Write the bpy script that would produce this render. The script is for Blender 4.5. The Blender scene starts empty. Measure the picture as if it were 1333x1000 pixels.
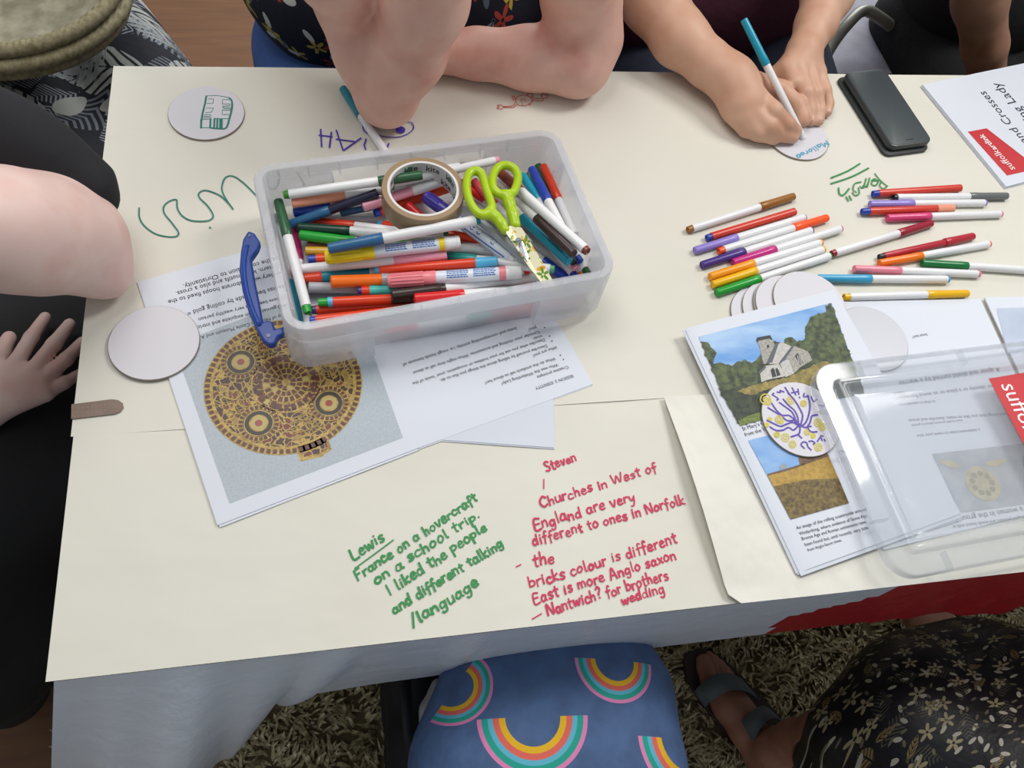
import bpy, bmesh, math, random
import numpy as np
from mathutils import Vector, Matrix
random.seed(7); rng = np.random.default_rng(7)
S = bpy.context.scene
COL = S.collection
PI = math.pi
# ------------------------------------------------------------------ camera
TZ = 0.74                                   # table top height
FPX, PITCH, ROLL, CAMH, YAW = 1092.0, math.radians(60.1966), math.radians(15.7105), 0.8056, math.radians(-21.74)
_F = np.array([0, math.cos(PITCH), -math.sin(PITCH)]); _R = np.array([1., 0, 0]); _U = np.cross(_R, _F)
_R, _U = math.cos(ROLL)*_R + math.sin(ROLL)*_U, None
_U = np.cross(_R, _F)
_RZ = np.array([[math.cos(YAW), -math.sin(YAW), 0], [math.sin(YAW), math.cos(YAW), 0], [0, 0, 1]])
_R, _U, _F = _RZ@_R, _RZ@_U, _RZ@_F
CAM = np.array([0, 0, TZ+CAMH])
cd = bpy.data.cameras.new('camera'); cam = bpy.data.objects.new('camera', cd); COL.objects.link(cam)
cd.sensor_fit = 'HORIZONTAL'; cd.sensor_width = 36.0; cd.lens = 36.0*FPX/1333.0; cd.clip_start = 0.02
cam.matrix_world = Matrix(((_R[0], _U[0], -_F[0], 0), (_R[1], _U[1], -_F[1], 0), (_R[2], _U[2], -_F[2], CAM[2]), (0, 0, 0, 1)))
S.camera = cam
# ------------------------------------------------------------------ world, lights, exposure
S.view_settings.view_transform = 'Standard'; S.view_settings.look = 'None'
S.view_settings.gamma = 1.0; S.view_settings.exposure = 0.39; S.view_settings.use_curve_mapping = False
W = bpy.data.worlds.new('world'); S.world = W; W.use_nodes = True
W.node_tree.nodes['Background'].inputs[0].default_value = (0.88, 0.94, 1.0, 1)
W.node_tree.nodes['Background'].inputs[1].default_value = 0.26
def area(name, loc, target, sx, sy, power, color):
    l = bpy.data.lights.new(name, 'AREA'); l.shape = 'RECTANGLE'; l.size = sx; l.size_y = sy; l.energy = power; l.color = color
    o = bpy.data.objects.new(name, l); COL.objects.link(o); o.location = loc
    o.rotation_euler = (Vector(target)-Vector(loc)).to_track_quat('-Z', 'Y').to_euler()
    return o
area('ceiling_light', (1.56, 1.02, 2.6), (0.45, 0.5, TZ), 0.42, 0.80, 18, (1.0, 0.98, 0.95))
area('window_light', (1.6, 3.6, 2.2), (0.4, 0.5, TZ), 2.0, 1.4, 64, (0.92, 0.97, 1.0))
area('far_ceiling_light', (-0.3, 1.2, 2.75), (0.2, 0.6, 0), 1.2, 1.2, 17, (1.0, 0.97, 0.93))
S.cycles.transparent_max_bounces = 32
S.cycles.max_bounces = 8
# ------------------------------------------------------------------ projection helpers: a pixel of the photograph -> a point on a real plane
def ray(x, y):
    return (x-666.5)*_R + (500-y)*_U + FPX*_F
def P(x, y, z=0.0):                          # z above the table top
    d = ray(x, y); return CAM + (TZ+z-CAM[2])/d[2]*d
class Plane:                                 # plane through three points, n is its upward normal
    def __init__(s, a, b, c):
        s.o = np.array(a, float); n = np.cross(np.array(b)-s.o, np.array(c)-s.o); n /= np.linalg.norm(n)
        s.n = n if n[2] > 0 else -n
    def at(s, x, y, off=0.0):
        d = ray(x, y); t = ((s.o+s.n*off-CAM)@s.n)/(d@s.n); return CAM+t*d
class Flat:
    def __init__(s, z): s.z = z; s.n = np.array([0, 0, 1.])
    def at(s, x, y, off=0.0): return P(x, y, s.z+off)
def lin(h):
    h = h.lstrip('#'); c = [int(h[i:i+2], 16)/255 for i in (0, 2, 4)]
    return tuple(x/12.92 if x <= .04045 else ((x+.055)/1.055)**2.4 for x in c)+(1.0,)
# ------------------------------------------------------------------ materials
MATS = {}
def mat(name, col, rough=.5, **k):
    if name in MATS: return MATS[name]
    m = bpy.data.materials.new(name); m.use_nodes = True; b = m.node_tree.nodes['Principled BSDF']
    b.inputs['Base Color'].default_value = lin(col); b.inputs['Roughness'].default_value = rough
    for a, v in k.items(): b.inputs[a.replace('_', ' ')].default_value = v
    MATS[name] = m; return m
class NT:                                    # small node-tree writer
    def __init__(s, m):
        s.m = m; s.t = m.node_tree; s.b = s.t.nodes['Principled BSDF']
    def n(s, kind, **k):
        o = s.t.nodes.new(kind)
        for a, v in k.items(): setattr(o, a, v)
        return o
    def put(s, sock, v):
        if isinstance(v, (int, float)): sock.default_value = v
        elif isinstance(v, tuple): sock.default_value = v
        else: s.t.links.new(v, sock)
    def math(s, op, a, b=None, c=None):
        o = s.n('ShaderNodeMath', operation=op); s.put(o.inputs[0], a)
        if b is not None: s.put(o.inputs[1], b)
        if c is not None: s.put(o.inputs[2], c)
        return o.outputs[0]
    def vmath(s, op, a, b=None):
        o = s.n('ShaderNodeVectorMath', operation=op); s.put(o.inputs[0], a)
        if b is not None: s.put(o.inputs[1], b)
        return o.outputs[0]
    def mix(s, f, a, b):
        o = s.n('ShaderNodeMix', data_type='RGBA'); s.put(o.inputs[0], f); s.put(o.inputs[6], a); s.put(o.inputs[7], b); return o.outputs[2]
    def pos(s): return s.n('ShaderNodeNewGeometry').outputs['Position']
    def noise(s, vec, scale, detail=2, rough=.5):
        o = s.n('ShaderNodeTexNoise'); s.put(o.inputs['Vector'], vec); o.inputs['Scale'].default_value = scale
        o.inputs['Detail'].default_value = detail; o.inputs['Roughness'].default_value = rough; return o.outputs[0]
    def ramp(s, f, stops, interp='LINEAR'):
        o = s.n('ShaderNodeValToRGB'); e = o.color_ramp; e.interpolation = interp
        while len(e.elements) < len(stops): e.elements.new(.5)
        for el, (p, c) in zip(e.elements, stops): el.position = p; el.color = c
        s.put(o.inputs[0], f); return o.outputs[0]
    def bump(s, h, strength=.2, dist=.002):
        o = s.n('ShaderNodeBump'); o.inputs['Strength'].default_value = strength; o.inputs['Distance'].default_value = dist
        s.put(o.inputs['Height'], h); s.t.links.new(o.outputs[0], s.b.inputs['Normal'])
    def color(s, c): s.put(s.b.inputs['Base Color'], c)
    def sep(s, v):
        o = s.n('ShaderNodeSeparateXYZ'); s.put(o.inputs[0], v); return o.outputs
    def comb(s, x, y, z=0.0):
        o = s.n('ShaderNodeCombineXYZ'); s.put(o.inputs[0], x); s.put(o.inputs[1], y); s.put(o.inputs[2], z); return o.outputs[0]
def noisy(name, c1, c2, scale, rough=.6, bump=0, bdist=.001, detail=3, lo=.35, hi=.65, **k):
    if name in MATS: return MATS[name]
    m = mat(name, c1, rough, **k); t = NT(m); f = t.noise(t.pos(), scale, detail)
    t.color(t.ramp(f, [(lo, lin(c1)), (hi, lin(c2))]))
    if bump: t.bump(f, bump, bdist)
    return m
def motif(t, uv, cells, kind, seed, keep=.6, size=.38):
    """mask of scattered printed leaves / flowers: one motif per voronoi cell, turned at random"""
    v = t.vmath('ADD', t.vmath('MULTIPLY', uv, (cells, cells, cells)), (seed*3.7, seed*1.9, 0.0))
    vo = t.n('ShaderNodeTexVoronoi', voronoi_dimensions='2D'); t.put(vo.inputs['Vector'], v); vo.inputs['Scale'].default_value = 1.0
    vo.inputs['Randomness'].default_value = .75
    d = t.vmath('SUBTRACT', v, vo.outputs['Position'])
    rnd = t.sep(vo.outputs['Color'])
    ro = t.n('ShaderNodeVectorRotate', rotation_type='Z_AXIS'); t.put(ro.inputs['Vector'], d); t.put(ro.inputs['Angle'], t.math('MULTIPLY', rnd[0], 6.283))
    u = t.sep(ro.outputs[0]); on = t.math('LESS_THAN', rnd[1], keep)
    if kind == 'leaf':                       # pointed blade with dark midrib and veins
        half = t.math('MULTIPLY', t.math('SUBTRACT', size*size, t.math('MULTIPLY', u[0], u[0])), 1.05)
        inside = t.math('LESS_THAN', t.math('ABSOLUTE', u[1]), half)
        vein = t.math('GREATER_THAN', t.math('SINE', t.math('MULTIPLY', t.math('SUBTRACT', u[0], t.math('MULTIPLY', t.math('ABSOLUTE', u[1]), 1.3)), 42/size*.38)), -.55)
        rib = t.math('GREATER_THAN', t.math('ABSOLUTE', u[1]), .012)
        m = t.math('MULTIPLY', inside, t.math('MULTIPLY', vein, rib))
    elif kind == 'frond':                    # fern: thin leaflets along a stem
        inside = t.math('LESS_THAN', t.math('ABSOLUTE', u[1]), t.math('MULTIPLY', t.math('SUBTRACT', size, t.math('ABSOLUTE', u[0])), .55))
        st = t.math('GREATER_THAN', t.math('SINE', t.math('MULTIPLY', t.math('SUBTRACT', u[0], t.math('MULTIPLY', t.math('ABSOLUTE', u[1]), .8)), 60.0)), .25)
        m = t.math('MULTIPLY', inside, st)
    elif kind == 'petal':                    # plain rounded petal
        a = t.math('DIVIDE', u[0], size); b = t.math('DIVIDE', u[1], size*.45)
        m = t.math('LESS_THAN', t.math('ADD', t.math('MULTIPLY', a, a), t.math('MULTIPLY', b, b)), 1.0)
    else:                                    # flower with five petals and an eye
        r = t.math('SQRT', t.math('ADD', t.math('MULTIPLY', u[0], u[0]), t.math('MULTIPLY', u[1], u[1])))
        th = t.math('ARCTAN2', u[1], u[0])
        rad = t.math('MULTIPLY', t.math('ADD', .62, t.math('MULTIPLY', t.math('COSINE', t.math('MULTIPLY', th, 5.0)), .38)), size)
        m = t.math('MULTIPLY', t.math('LESS_THAN', r, rad), t.math('GREATER_THAN', r, size*.16))
    return t.math('MULTIPLY', m, on)
# ------------------------------------------------------------------ objects
WLOC = {}
def tag(o, label=None, cat=None, group=None, kind=None):
    if label: o['label'] = label
    if cat: o['category'] = cat
    if group: o['group'] = group
    if kind: o['kind'] = kind
    return o
def thing(name, label, cat, loc, group=None):
    o = bpy.data.objects.new(name, None); COL.objects.link(o); o.empty_display_size = .02
    o.location = Vector(loc); WLOC[o] = np.array(loc, float)
    return tag(o, label, cat, group)
def obj(name, verts, faces, m, parent=None, smooth=False, local=False, fm=None):
    """one mesh object; verts are world points (local=True: already in the parent's frame)"""
    v = np.asarray(verts, float).reshape(-1, 3)
    base = WLOC.get(parent, np.zeros(3)) if parent is not None and not local else np.zeros(3)
    org = np.zeros(3)
    if parent is None: org = np.array([v[:, 0].mean(), v[:, 1].mean(), v[:, 2].min()])
    me = bpy.data.meshes.new(name); me.from_pydata((v-base-org).tolist(), [], [tuple(int(i) for i in f) for f in faces]); me.update()
    for mm in (m if isinstance(m, (list, tuple)) else [m]): me.materials.append(mm)
    if fm is not None: me.polygons.foreach_set('material_index', np.asarray(fm, dtype=np.int32))
    if smooth: me.polygons.foreach_set('use_smooth', np.ones(len(me.polygons), dtype=bool))
    o = bpy.data.objects.new(name, me); COL.objects.link(o)
    if parent is not None: o.parent = parent; WLOC[o] = base+0
    else: o.location = Vector(org); WLOC[o] = org
    return o
def autosmooth(o, ang=40):
    me = o.data; bm = bmesh.new(); bm.from_mesh(me); bmesh.ops.recalc_face_normals(bm, faces=bm.faces)
    for f in bm.faces: f.smooth = True
    for e in bm.edges:
        if len(e.link_faces) == 2 and e.calc_face_angle(0) > math.radians(ang): e.smooth = False
    bm.to_mesh(me); bm.free(); return o
class MB:                                    # mesh accumulator
    def __init__(s): s.v = []; s.f = []; s.m = []
    def add(s, v, f, m=0):
        b = len(s.v); s.v += [tuple(map(float, p)) for p in v]; s.f += [tuple(i+b for i in q) for q in f]; s.m += [m]*len(f); return s
    def prism(s, pts, up, m=0, mt=None):     # polygon (any 3D) extruded along up; bottom, top, sides
        n = len(pts); a = [np.array(p, float) for p in pts]; b = [p+np.array(up, float) for p in a]
        s.add(a+b, [tuple(range(n))[::-1]], m); k = len(s.v)-2*n
        s.f.append(tuple(range(k+n, k+2*n))); s.m.append(m if mt is None else mt)
        for i in range(n):
            j = (i+1) % n; s.f.append((k+i, k+j, k+n+j, k+n+i)); s.m.append(m)
        return s
    def lathe(s, prof, c=(0, 0, 0), ax=(0, 0, 1), seg=24, m=0, closed=False):
        """prof: (radius, height) pairs around axis"""
        c = np.array(c, float); az = np.array(ax, float); az /= np.linalg.norm(az)
        t = np.array([1., 0, 0]) if abs(az[0]) < .9 else np.array([0, 1., 0])
        e1 = np.cross(az, t); e1 /= np.linalg.norm(e1); e2 = np.cross(az, e1); b = len(s.v)
        for r, h in prof:
            for k in range(seg):
                a = 2*PI*k/seg; s.v.append(tuple(c+az*h+r*(math.cos(a)*e1+math.sin(a)*e2)))
        L = len(prof)
        for i in range(L if closed else L-1):
            i2 = (i+1) % L
            for k in range(seg):
                q = (k+1) % seg; s.f.append((b+i*seg+k, b+i*seg+q, b+i2*seg+q, b+i2*seg+k)); s.m.append(m)
        if not closed:
            if prof[0][0] > 1e-6: s.f.append(tuple(b+k for k in range(seg))[::-1]); s.m.append(m)
            if prof[-1][0] > 1e-6: s.f.append(tuple(b+(L-1)*seg+k for k in range(seg))); s.m.append(m)
        return s
    def tube(s, pts, r, seg=10, m=0, flat=1.0, n0=(0, 0, 1)):
        p = np.array(pts, float); R = np.full(len(p), r) if np.isscalar(r) else np.array(r)
        b = len(s.v); T = np.gradient(p, axis=0); T /= np.linalg.norm(T, axis=1)[:, None]
        n = np.array(n0, float)
        for i in range(len(p)):
            n = n-(n@T[i])*T[i]; n /= np.linalg.norm(n); e = np.cross(T[i], n)
            for k in range(seg):
                a = 2*PI*k/seg; s.v.append(tuple(p[i]+R[i]*(math.cos(a)*e+flat*math.sin(a)*n)))
        for i in range(len(p)-1):
            for k in range(seg):
                q = (k+1) % seg; s.f.append((b+i*seg+k, b+i*seg+q, b+(i+1)*seg+q, b+(i+1)*seg+k)); s.m.append(m)
        s.f.append(tuple(b+k for k in range(seg))[::-1]); s.f.append(tuple(b+(len(p)-1)*seg+k for k in range(seg))); s.m += [m, m]
        return s
    def build(s, name, m, parent=None, smooth=False, local=False, auto=None):
        o = obj(name, s.v, s.f, m, parent, smooth, local, s.m)
        if auto: autosmooth(o, auto)
        return o
def spline(pts, n=6, closed=False):          # catmull-rom
    p = np.array(pts, float)
    if len(p) < 3 and not closed: return p
    q = np.vstack([p[-1:], p, p[:2]]) if closed else np.vstack([2*p[0]-p[1], p, 2*p[-1]-p[-2]])
    out = []
    for i in range(1, len(q)-2):
        for t in np.linspace(0, 1, n, endpoint=False):
            a, b, c, d = q[i-1:i+3]
            out.append(.5*(2*b+(c-a)*t+(2*a-5*b+4*c-d)*t*t+(3*b-a-3*c+d)*t**3))
    if not closed: out.append(q[-2])
    return np.array(out)
# ------------------------------------------------------------------ ink: strokes drawn on a surface
_RC = [0]
def ribbon(mb, pts, w, n=(0, 0, 1), m=0):
    _RC[0] += 1                              # each stroke lies a hair above the one before it
    p = np.array(pts, float); n = np.array(n, float)
    keep = [0]+[i for i in range(1, len(p)) if np.linalg.norm(p[i]-p[i-1]) > 1e-6]; p = p[keep]
    if len(p) < 2: return
    T = np.gradient(p, axis=0); T /= np.linalg.norm(T, axis=1)[:, None]+1e-12
    p = p.copy(); p[0] -= T[0]*w*.35; p[-1] += T[-1]*w*.35
    p = p+n*((_RC[0] % 24)*7e-6+np.linspace(0, 6e-6, len(p))[:, None])
    side = np.cross(T, n); side /= np.linalg.norm(side, axis=1)[:, None]+1e-12
    a, b = p-side*w/2, p+side*w/2; k = len(p)
    mb.add(list(a)+list(b), [(i, i+1, k+i+1, k+i) for i in range(k-1)], m)
def ink(name, strokes, w, surf, m, parent, off=.0004, sm=5, frame=None, label=None):
    """strokes: lists of pixel points; frame=(x0,y0,scale) when they were read from a magnified view"""
    mb = MB()
    for s in strokes:
        q = np.array(s, float)
        if frame: q = np.array(frame[:2])+q/frame[2]
        if sm and len(q) > 2: q = spline(q, sm)
        ribbon(mb, [surf.at(x, y, off) for x, y in q], w, surf.n)
    o = mb.build(name, m, parent)
    if label: o['label'] = label
    return o
def patch(mb, pts, surf, off=.0004, frame=None, m=0):
    q = np.array(pts, float)
    if frame: q = np.array(frame[:2])+q/frame[2]
    mb.add([surf.at(x, y, off) for x, y in q], [tuple(range(len(q)))], m)
GL = {}
def _g(s):
    for line in s.strip().split('\n'):
        ch, w, rest = line.split(' ', 2)
        GL[ch] = (float(w), [[tuple(float(c) for c in p.split(',')) for p in st.split()] for st in rest.split('|')])
_g('''a 5 4,4 2,5 0.5,3 0.6,1 2,0 3.6,1.5 4,4|4,4.8 3.9,1.5 4.8,0
b 4.6 0.4,9 0.5,4 0.6,0|0.6,3.5 2.2,5 4,3.5 3.6,1 2,0 0.6,1
c 4.4 4,4 2.2,5 0.6,3.2 0.7,1 2.2,0 4.2,0.8
d 5 3.8,3.8 2,5 0.5,3 0.7,0.8 2,0 3.6,1.4|4.2,9 4,4 4.3,0
e 4.6 0.7,2.5 3.8,3 3.4,4.7 1.8,5 0.6,3 0.8,0.8 2.4,0 4.2,0.8
f 3.6 3.8,8.2 2.6,9 1.8,7.5 1.6,3 1.4,-1.5|0.2,4.6 3.4,4.9
g 5 3.9,4 2,5 0.5,3.2 0.8,1 2.2,0.4 3.8,2|4.2,4.9 4.2,0 3.4,-3 1.6,-3.4 0.8,-2.4
h 4.6 0.6,9 0.6,0|0.6,3 2.2,5 3.6,4 3.8,0
i 2.2 1,4.8 1,0|1.1,6.9 1.2,6.5
j 2.6 1.6,4.8 1.4,-2 0,-3
k 4.4 0.6,9 0.6,0|3.8,5 0.8,2.4 4,0
l 2.2 0.9,9 0.9,1 1.6,0
m 7 0.5,5 0.6,0|0.6,3.4 2,5 3.2,4 3.3,0|3.3,3.4 4.8,5 6,4 6.2,0
n 4.8 0.5,5 0.6,0|0.6,3.2 2.2,5 3.8,4 4,0
o 4.8 2.2,5 0.5,3 0.8,0.8 2.4,0 4.2,2 3.6,4.4 2.2,5
p 4.8 0.6,5 0.5,-4|0.6,3.6 2.4,5 4.2,3.4 3.2,0.8 0.7,0.6
q 4.8 4,4 2,5 0.6,3 1.6,0.4 3.8,2|4,5 4.2,-4
r 3.6 0.6,5 0.6,0|0.6,3 1.8,4.8 3.4,4.8
s 4.2 3.8,4.4 2.2,5 0.9,4 2,2.7 3.6,1.6 2.4,0 0.5,0.5
t 3.8 1.8,8 1.7,1 3,0|0.2,5.4 3.6,5.6
u 4.8 0.5,5 0.8,1 2.2,0 3.8,1.6|4,5 4.2,0
v 4.6 0.3,5 2.2,0 4.2,5
w 6.4 0.3,5 1.5,0 3,4 4.4,0 6,5
x 4.6 0.4,5 4,0|4,5 0.4,0
y 4.8 0.4,5 1,2 2.4,1.6 3.9,4|4.2,5 3.2,-1 1.6,-3.6 0.2,-3
z 4.4 0.4,4.8 3.8,4.8 0.5,0 4,0
A 6.5 0.3,0 3,9 5.8,0|1.2,3.2 5,3.2
C 6 5.6,7.6 3.4,9 0.8,6 0.8,2.4 3,0 5.6,1.2
E 5.4 4.8,8.8 1,9 0.8,0 5,0.2|0.9,4.8 4.2,5
F 5.2 1,9 0.8,0|1,9 5,9|1,5 4,5
I 2.4 1,9 1,0
L 5 0.8,9 0.6,0.2 4.8,0
M 8 0.5,0 1,9 3.8,3 6.6,9 7.2,0
N 6.8 0.6,0 0.8,9 5.6,0 6,9
P 5.4 0.8,9 0.8,0|0.8,9 4,8.6 4.6,6.6 3.4,4.8 0.9,4.4
S 5.4 4.8,7.8 2.8,9 1,7.4 2.4,5 4.6,3 3.4,0.4 0.6,1
W 9 0.3,9 2,0 4.4,7 6.4,0 8.6,9
H 6 0.7,9 0.7,0|5,9 5,0|0.7,4.6 5,4.6
U 6 0.6,9 0.8,2 2.8,0 5,2 5.2,9
? 4.6 0.6,7.4 2.2,9 4,7.6 3.2,5.4 2.2,4 2.2,2.6|2.2,0.8 2.3,0.3
. 2 0.8,0.5 0.9,0
- 5 0.6,3 4.2,3.4
/ 4 0.4,-1.5 3,9
: 2 0.8,4 0.9,3.6|0.8,0.8 0.9,0.4''')
def handwrite(mb, text, a, b, surf, h, w, off=.0004, jit=.28, slant=.08):
    """text along the pixel baseline a->b, h = height of a small letter in metres"""
    A, B = surf.at(*a, off), surf.at(*b, off); L = np.linalg.norm(B-A); d = (B-A)/L; u = np.cross(surf.n, d)
    adv = sum(3.4 if c == ' ' else GL[c][0]+.8 for c in text); sx = L/adv; sy = h/5; x = 0
    for c in text:
        if c == ' ': x += 3.4; continue
        wd, sts = GL[c]; dy = rng.normal(0, jit); sc = 1+rng.normal(0, .06)
        for st in sts:
            q = np.array([(px+rng.normal(0, .12), py*sc+dy+rng.normal(0, .12)) for px, py in st])
            if len(q) > 2: q = spline(q, 5)
            ribbon(mb, [A+d*sx*(x+p[0]+slant*p[1])+u*sy*p[1] for p in q], w*(1+rng.normal(0, .12)), surf.n)
        x += wd+.8
_TC = {}
def text_mesh(s, bold=0.0):
    k = (s, bold)
    if k not in _TC:
        c = bpy.data.curves.new('lettering', 'FONT'); c.body = s; c.size = 1; c.resolution_u = 2; c.fill_mode = 'FRONT'; c.offset = bold
        o = bpy.data.objects.new('lettering', c); COL.objects.link(o)
        bpy.context.view_layer.update(); dg = bpy.context.evaluated_depsgraph_get()
        me = bpy.data.meshes.new_from_object(o.evaluated_get(dg))
        v = np.array([tuple(p.co) for p in me.vertices]).reshape(-1, 3); f = [tuple(p.vertices) for p in me.polygons]
        bpy.data.objects.remove(o); bpy.data.curves.remove(c); bpy.data.meshes.remove(me)
        _TC[k] = (v, f)
    return _TC[k]
def printed(mb, s, a, b, surf, off=.0004, vs=1.0, bold=0.0, m=0, at=None, fit=True):
    """printed line of text whose baseline runs from pixel a to pixel b"""
    v, f = text_mesh(s, bold)
    if len(v) == 0: return
    A, B = surf.at(*a, off), surf.at(*b, off); L = np.linalg.norm(B-A); d = (B-A)/L; u = np.cross(surf.n, d)
    x0, x1 = v[:, 0].min(), v[:, 0].max(); k = L/(x1-x0)
    mb.add([A+d*k*(p[0]-x0)+u*k*vs*p[1] for p in v], f, m)
# ------------------------------------------------------------------ smooth bodies: blended round cones meshed on a grid
def rcone(p, a, b, ra, rb):
    a = np.array(a, np.float32); b = np.array(b, np.float32); ba = b-a; l2 = float(ba@ba)+1e-12
    pa = p-a; t = np.clip((pa@ba)/l2, 0, 1)
    d = pa-t[..., None]*ba
    return np.sqrt((d*d).sum(-1))-(ra+(rb-ra)*t)
def ellip(p, c, r, M):
    q = (p-np.array(c, np.float32))@np.array(M, np.float32).T/np.array(r, np.float32)
    k0 = np.sqrt((q*q).sum(-1)); q2 = q/np.array(r, np.float32); k1 = np.sqrt((q2*q2).sum(-1))+1e-9
    return k0*(k0-1)/k1
def smin(a, b, k):
    if k <= 0: return np.minimum(a, b)
    h = np.maximum(k-np.abs(a-b), 0)/k; return np.minimum(a, b)-h*h*k*.25
def chain(pts, rad, k):                      # a limb: consecutive cones through pts
    return ('chain', [np.array(p, float) for p in pts], list(rad), k)
def ball(c, r, k, rot=None): return ('ell', np.array(c, float), r, np.eye(3) if rot is None else rot, k)
def sdf_mesh(prims, h, clip=None):
    lo = np.full(3, 1e9); hi = -lo
    for q in prims:
        if q[0] == 'chain': P3 = np.array(q[1]); R = max(q[2])
        else: P3 = q[1][None]; R = max(q[2])
        lo = np.minimum(lo, P3.min(0)-R-.01); hi = np.maximum(hi, P3.max(0)+R+.01)
    if clip is not None: lo = np.maximum(lo, clip[0]); hi = np.minimum(hi, clip[1])
    n = np.ceil((hi-lo)/h).astype(int)+2
    V = np.full(n, .05, np.float32)
    for q in prims:
        k = q[-1]
        if q[0] == 'chain': P3 = np.array(q[1]); R = max(q[2])
        else: P3 = q[1][None]; R = max(q[2])
        i0 = np.clip(np.floor((P3.min(0)-R-k-.012-lo)/h).astype(int), 0, n-1); i1 = np.clip(np.ceil((P3.max(0)+R+k+.012-lo)/h).astype(int)+1, 1, n)
        if (i1 <= i0).any(): continue
        ax = [(lo[d]+h*np.arange(i0[d], i1[d])).astype(np.float32) for d in range(3)]
        G = np.stack(np.meshgrid(*ax, indexing='ij'), -1)
        if q[0] == 'chain':
            D = None
            for j in range(len(q[1])-1):
                c = rcone(G, q[1][j], q[1][j+1], q[2][j], q[2][j+1]); D = c if D is None else smin(D, c, min(q[2][j+1]*.5, .03))
        else: D = ellip(G, q[1], q[2], q[3])
        sl = tuple(slice(i0[d], i1[d]) for d in range(3)); V[sl] = smin(V[sl], D.astype(np.float32), k)
    if clip is not None:                     # close the surface where it is cut
        pass
    V[0] = V[-1] = .05; V[:, 0] = V[:, -1] = .05; V[:, :, 0] = V[:, :, -1] = .05
    sg = V < 0; c = np.zeros(n-1, np.int8)
    for a in (0, 1):
        for b in (0, 1):
            for d in (0, 1): c += sg[a:n[0]-1+a, b:n[1]-1+b, d:n[2]-1+d]
    act = np.argwhere((c > 0) & (c < 8)); ids = np.full(n-1, -1, np.int64); ids[tuple(act.T)] = np.arange(len(act))
    acc = np.zeros((len(act), 3)); cnt = np.zeros(len(act))
    cs = [(a, b, d) for a in (0, 1) for b in (0, 1) for d in (0, 1)]
    for A in cs:
        for B in cs:
            if sum(B)-sum(A) == 1 and all(y >= x for x, y in zip(A, B)):
                va = V[tuple((act+A).T)]; vb = V[tuple((act+B).T)]; m = (va < 0) != (vb < 0)
                t = (va[m]/(va[m]-vb[m]))[:, None]; acc[m] += (1-t)*np.array(A)+t*np.array(B); cnt[m] += 1
    verts = lo+h*(act+acc/cnt[:, None])
    faces = []
    for d in range(3):
        s0 = [slice(None)]*3; s1 = [slice(None)]*3; s0[d] = slice(0, n[d]-1); s1[d] = slice(1, n[d])
        e = np.argwhere(sg[tuple(s0)] != sg[tuple(s1)]); u, w = (d+1) % 3, (d+2) % 3
        e = e[(e[:, u] > 0) & (e[:, w] > 0) & (e[:, u] < n[u]-1) & (e[:, w] < n[w]-1)]
        if not len(e): continue
        du = np.eye(3, dtype=int)[u]; dw = np.eye(3, dtype=int)[w]
        q = np.stack([ids[tuple((e-du-dw).T)], ids[tuple((e-dw).T)], ids[tuple(e.T)], ids[tuple((e-du).T)]], 1)
        fl = ~sg[tuple(e.T)]; q[fl] = q[fl][:, ::-1]; faces.append(q)
    F = np.vstack(faces); F = F[(F >= 0).all(1)]
    # one relaxation pass
    for _ in range(2):
        s = np.zeros_like(verts); k = np.zeros(len(verts))
        for i in range(4):
            a, b = F[:, i], F[:, (i+1) % 4]; np.add.at(s, a, verts[b]); np.add.at(k, a, 1); np.add.at(s, b, verts[a]); np.add.at(k, b, 1)
        verts = verts*.5+.5*s/np.maximum(k, 1)[:, None]
    return verts, F
def sdf_obj(name, prims, h, m, parent=None, clip=None):
    v, f = sdf_mesh(prims, h, clip); return obj(name, v, f, m, parent, smooth=True)
# ------------------------------------------------------------------ the floor and the rug
m_floor = mat('brown_floor', '#5b4636', .6); t = NT(m_floor)
gx = t.sep(t.pos()); f1 = t.noise(t.vmath('MULTIPLY', t.pos(), (6, 60, 1)), 1.0, 3)
t.color(t.ramp(f1, [(.3, lin('#6d4a31')), (.7, lin('#7c5638'))]))
tag(obj('floor', [(-3, -2, 0), (5, -2, 0), (5, 5, 0), (-3, 5, 0)], [(0, 1, 2, 3)], m_floor), kind='structure')
rug = thing('shaggy_rug', 'beige shaggy rug lying on the floor under the near side of the table', 'rug', (.5, .25, 0))
m_pile = mat('rug_pile', '#a89a7c', .95); t = NT(m_pile)
t.color(t.ramp(t.noise(t.pos(), 90, 2), [(.3, lin('#938561')), (.55, lin('#c4b68e')), (.75, lin('#ece3c6'))]))
mb = MB(); mb.prism([(-.50, -.5, .001), (1.9, -.5, .001), (1.9, 1.0, .001), (-.50, 1.0, .001)], (0, 0, .011)); mb.build('rug_backing', mat('rug_base', '#6f6347', .95), rug)
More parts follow.
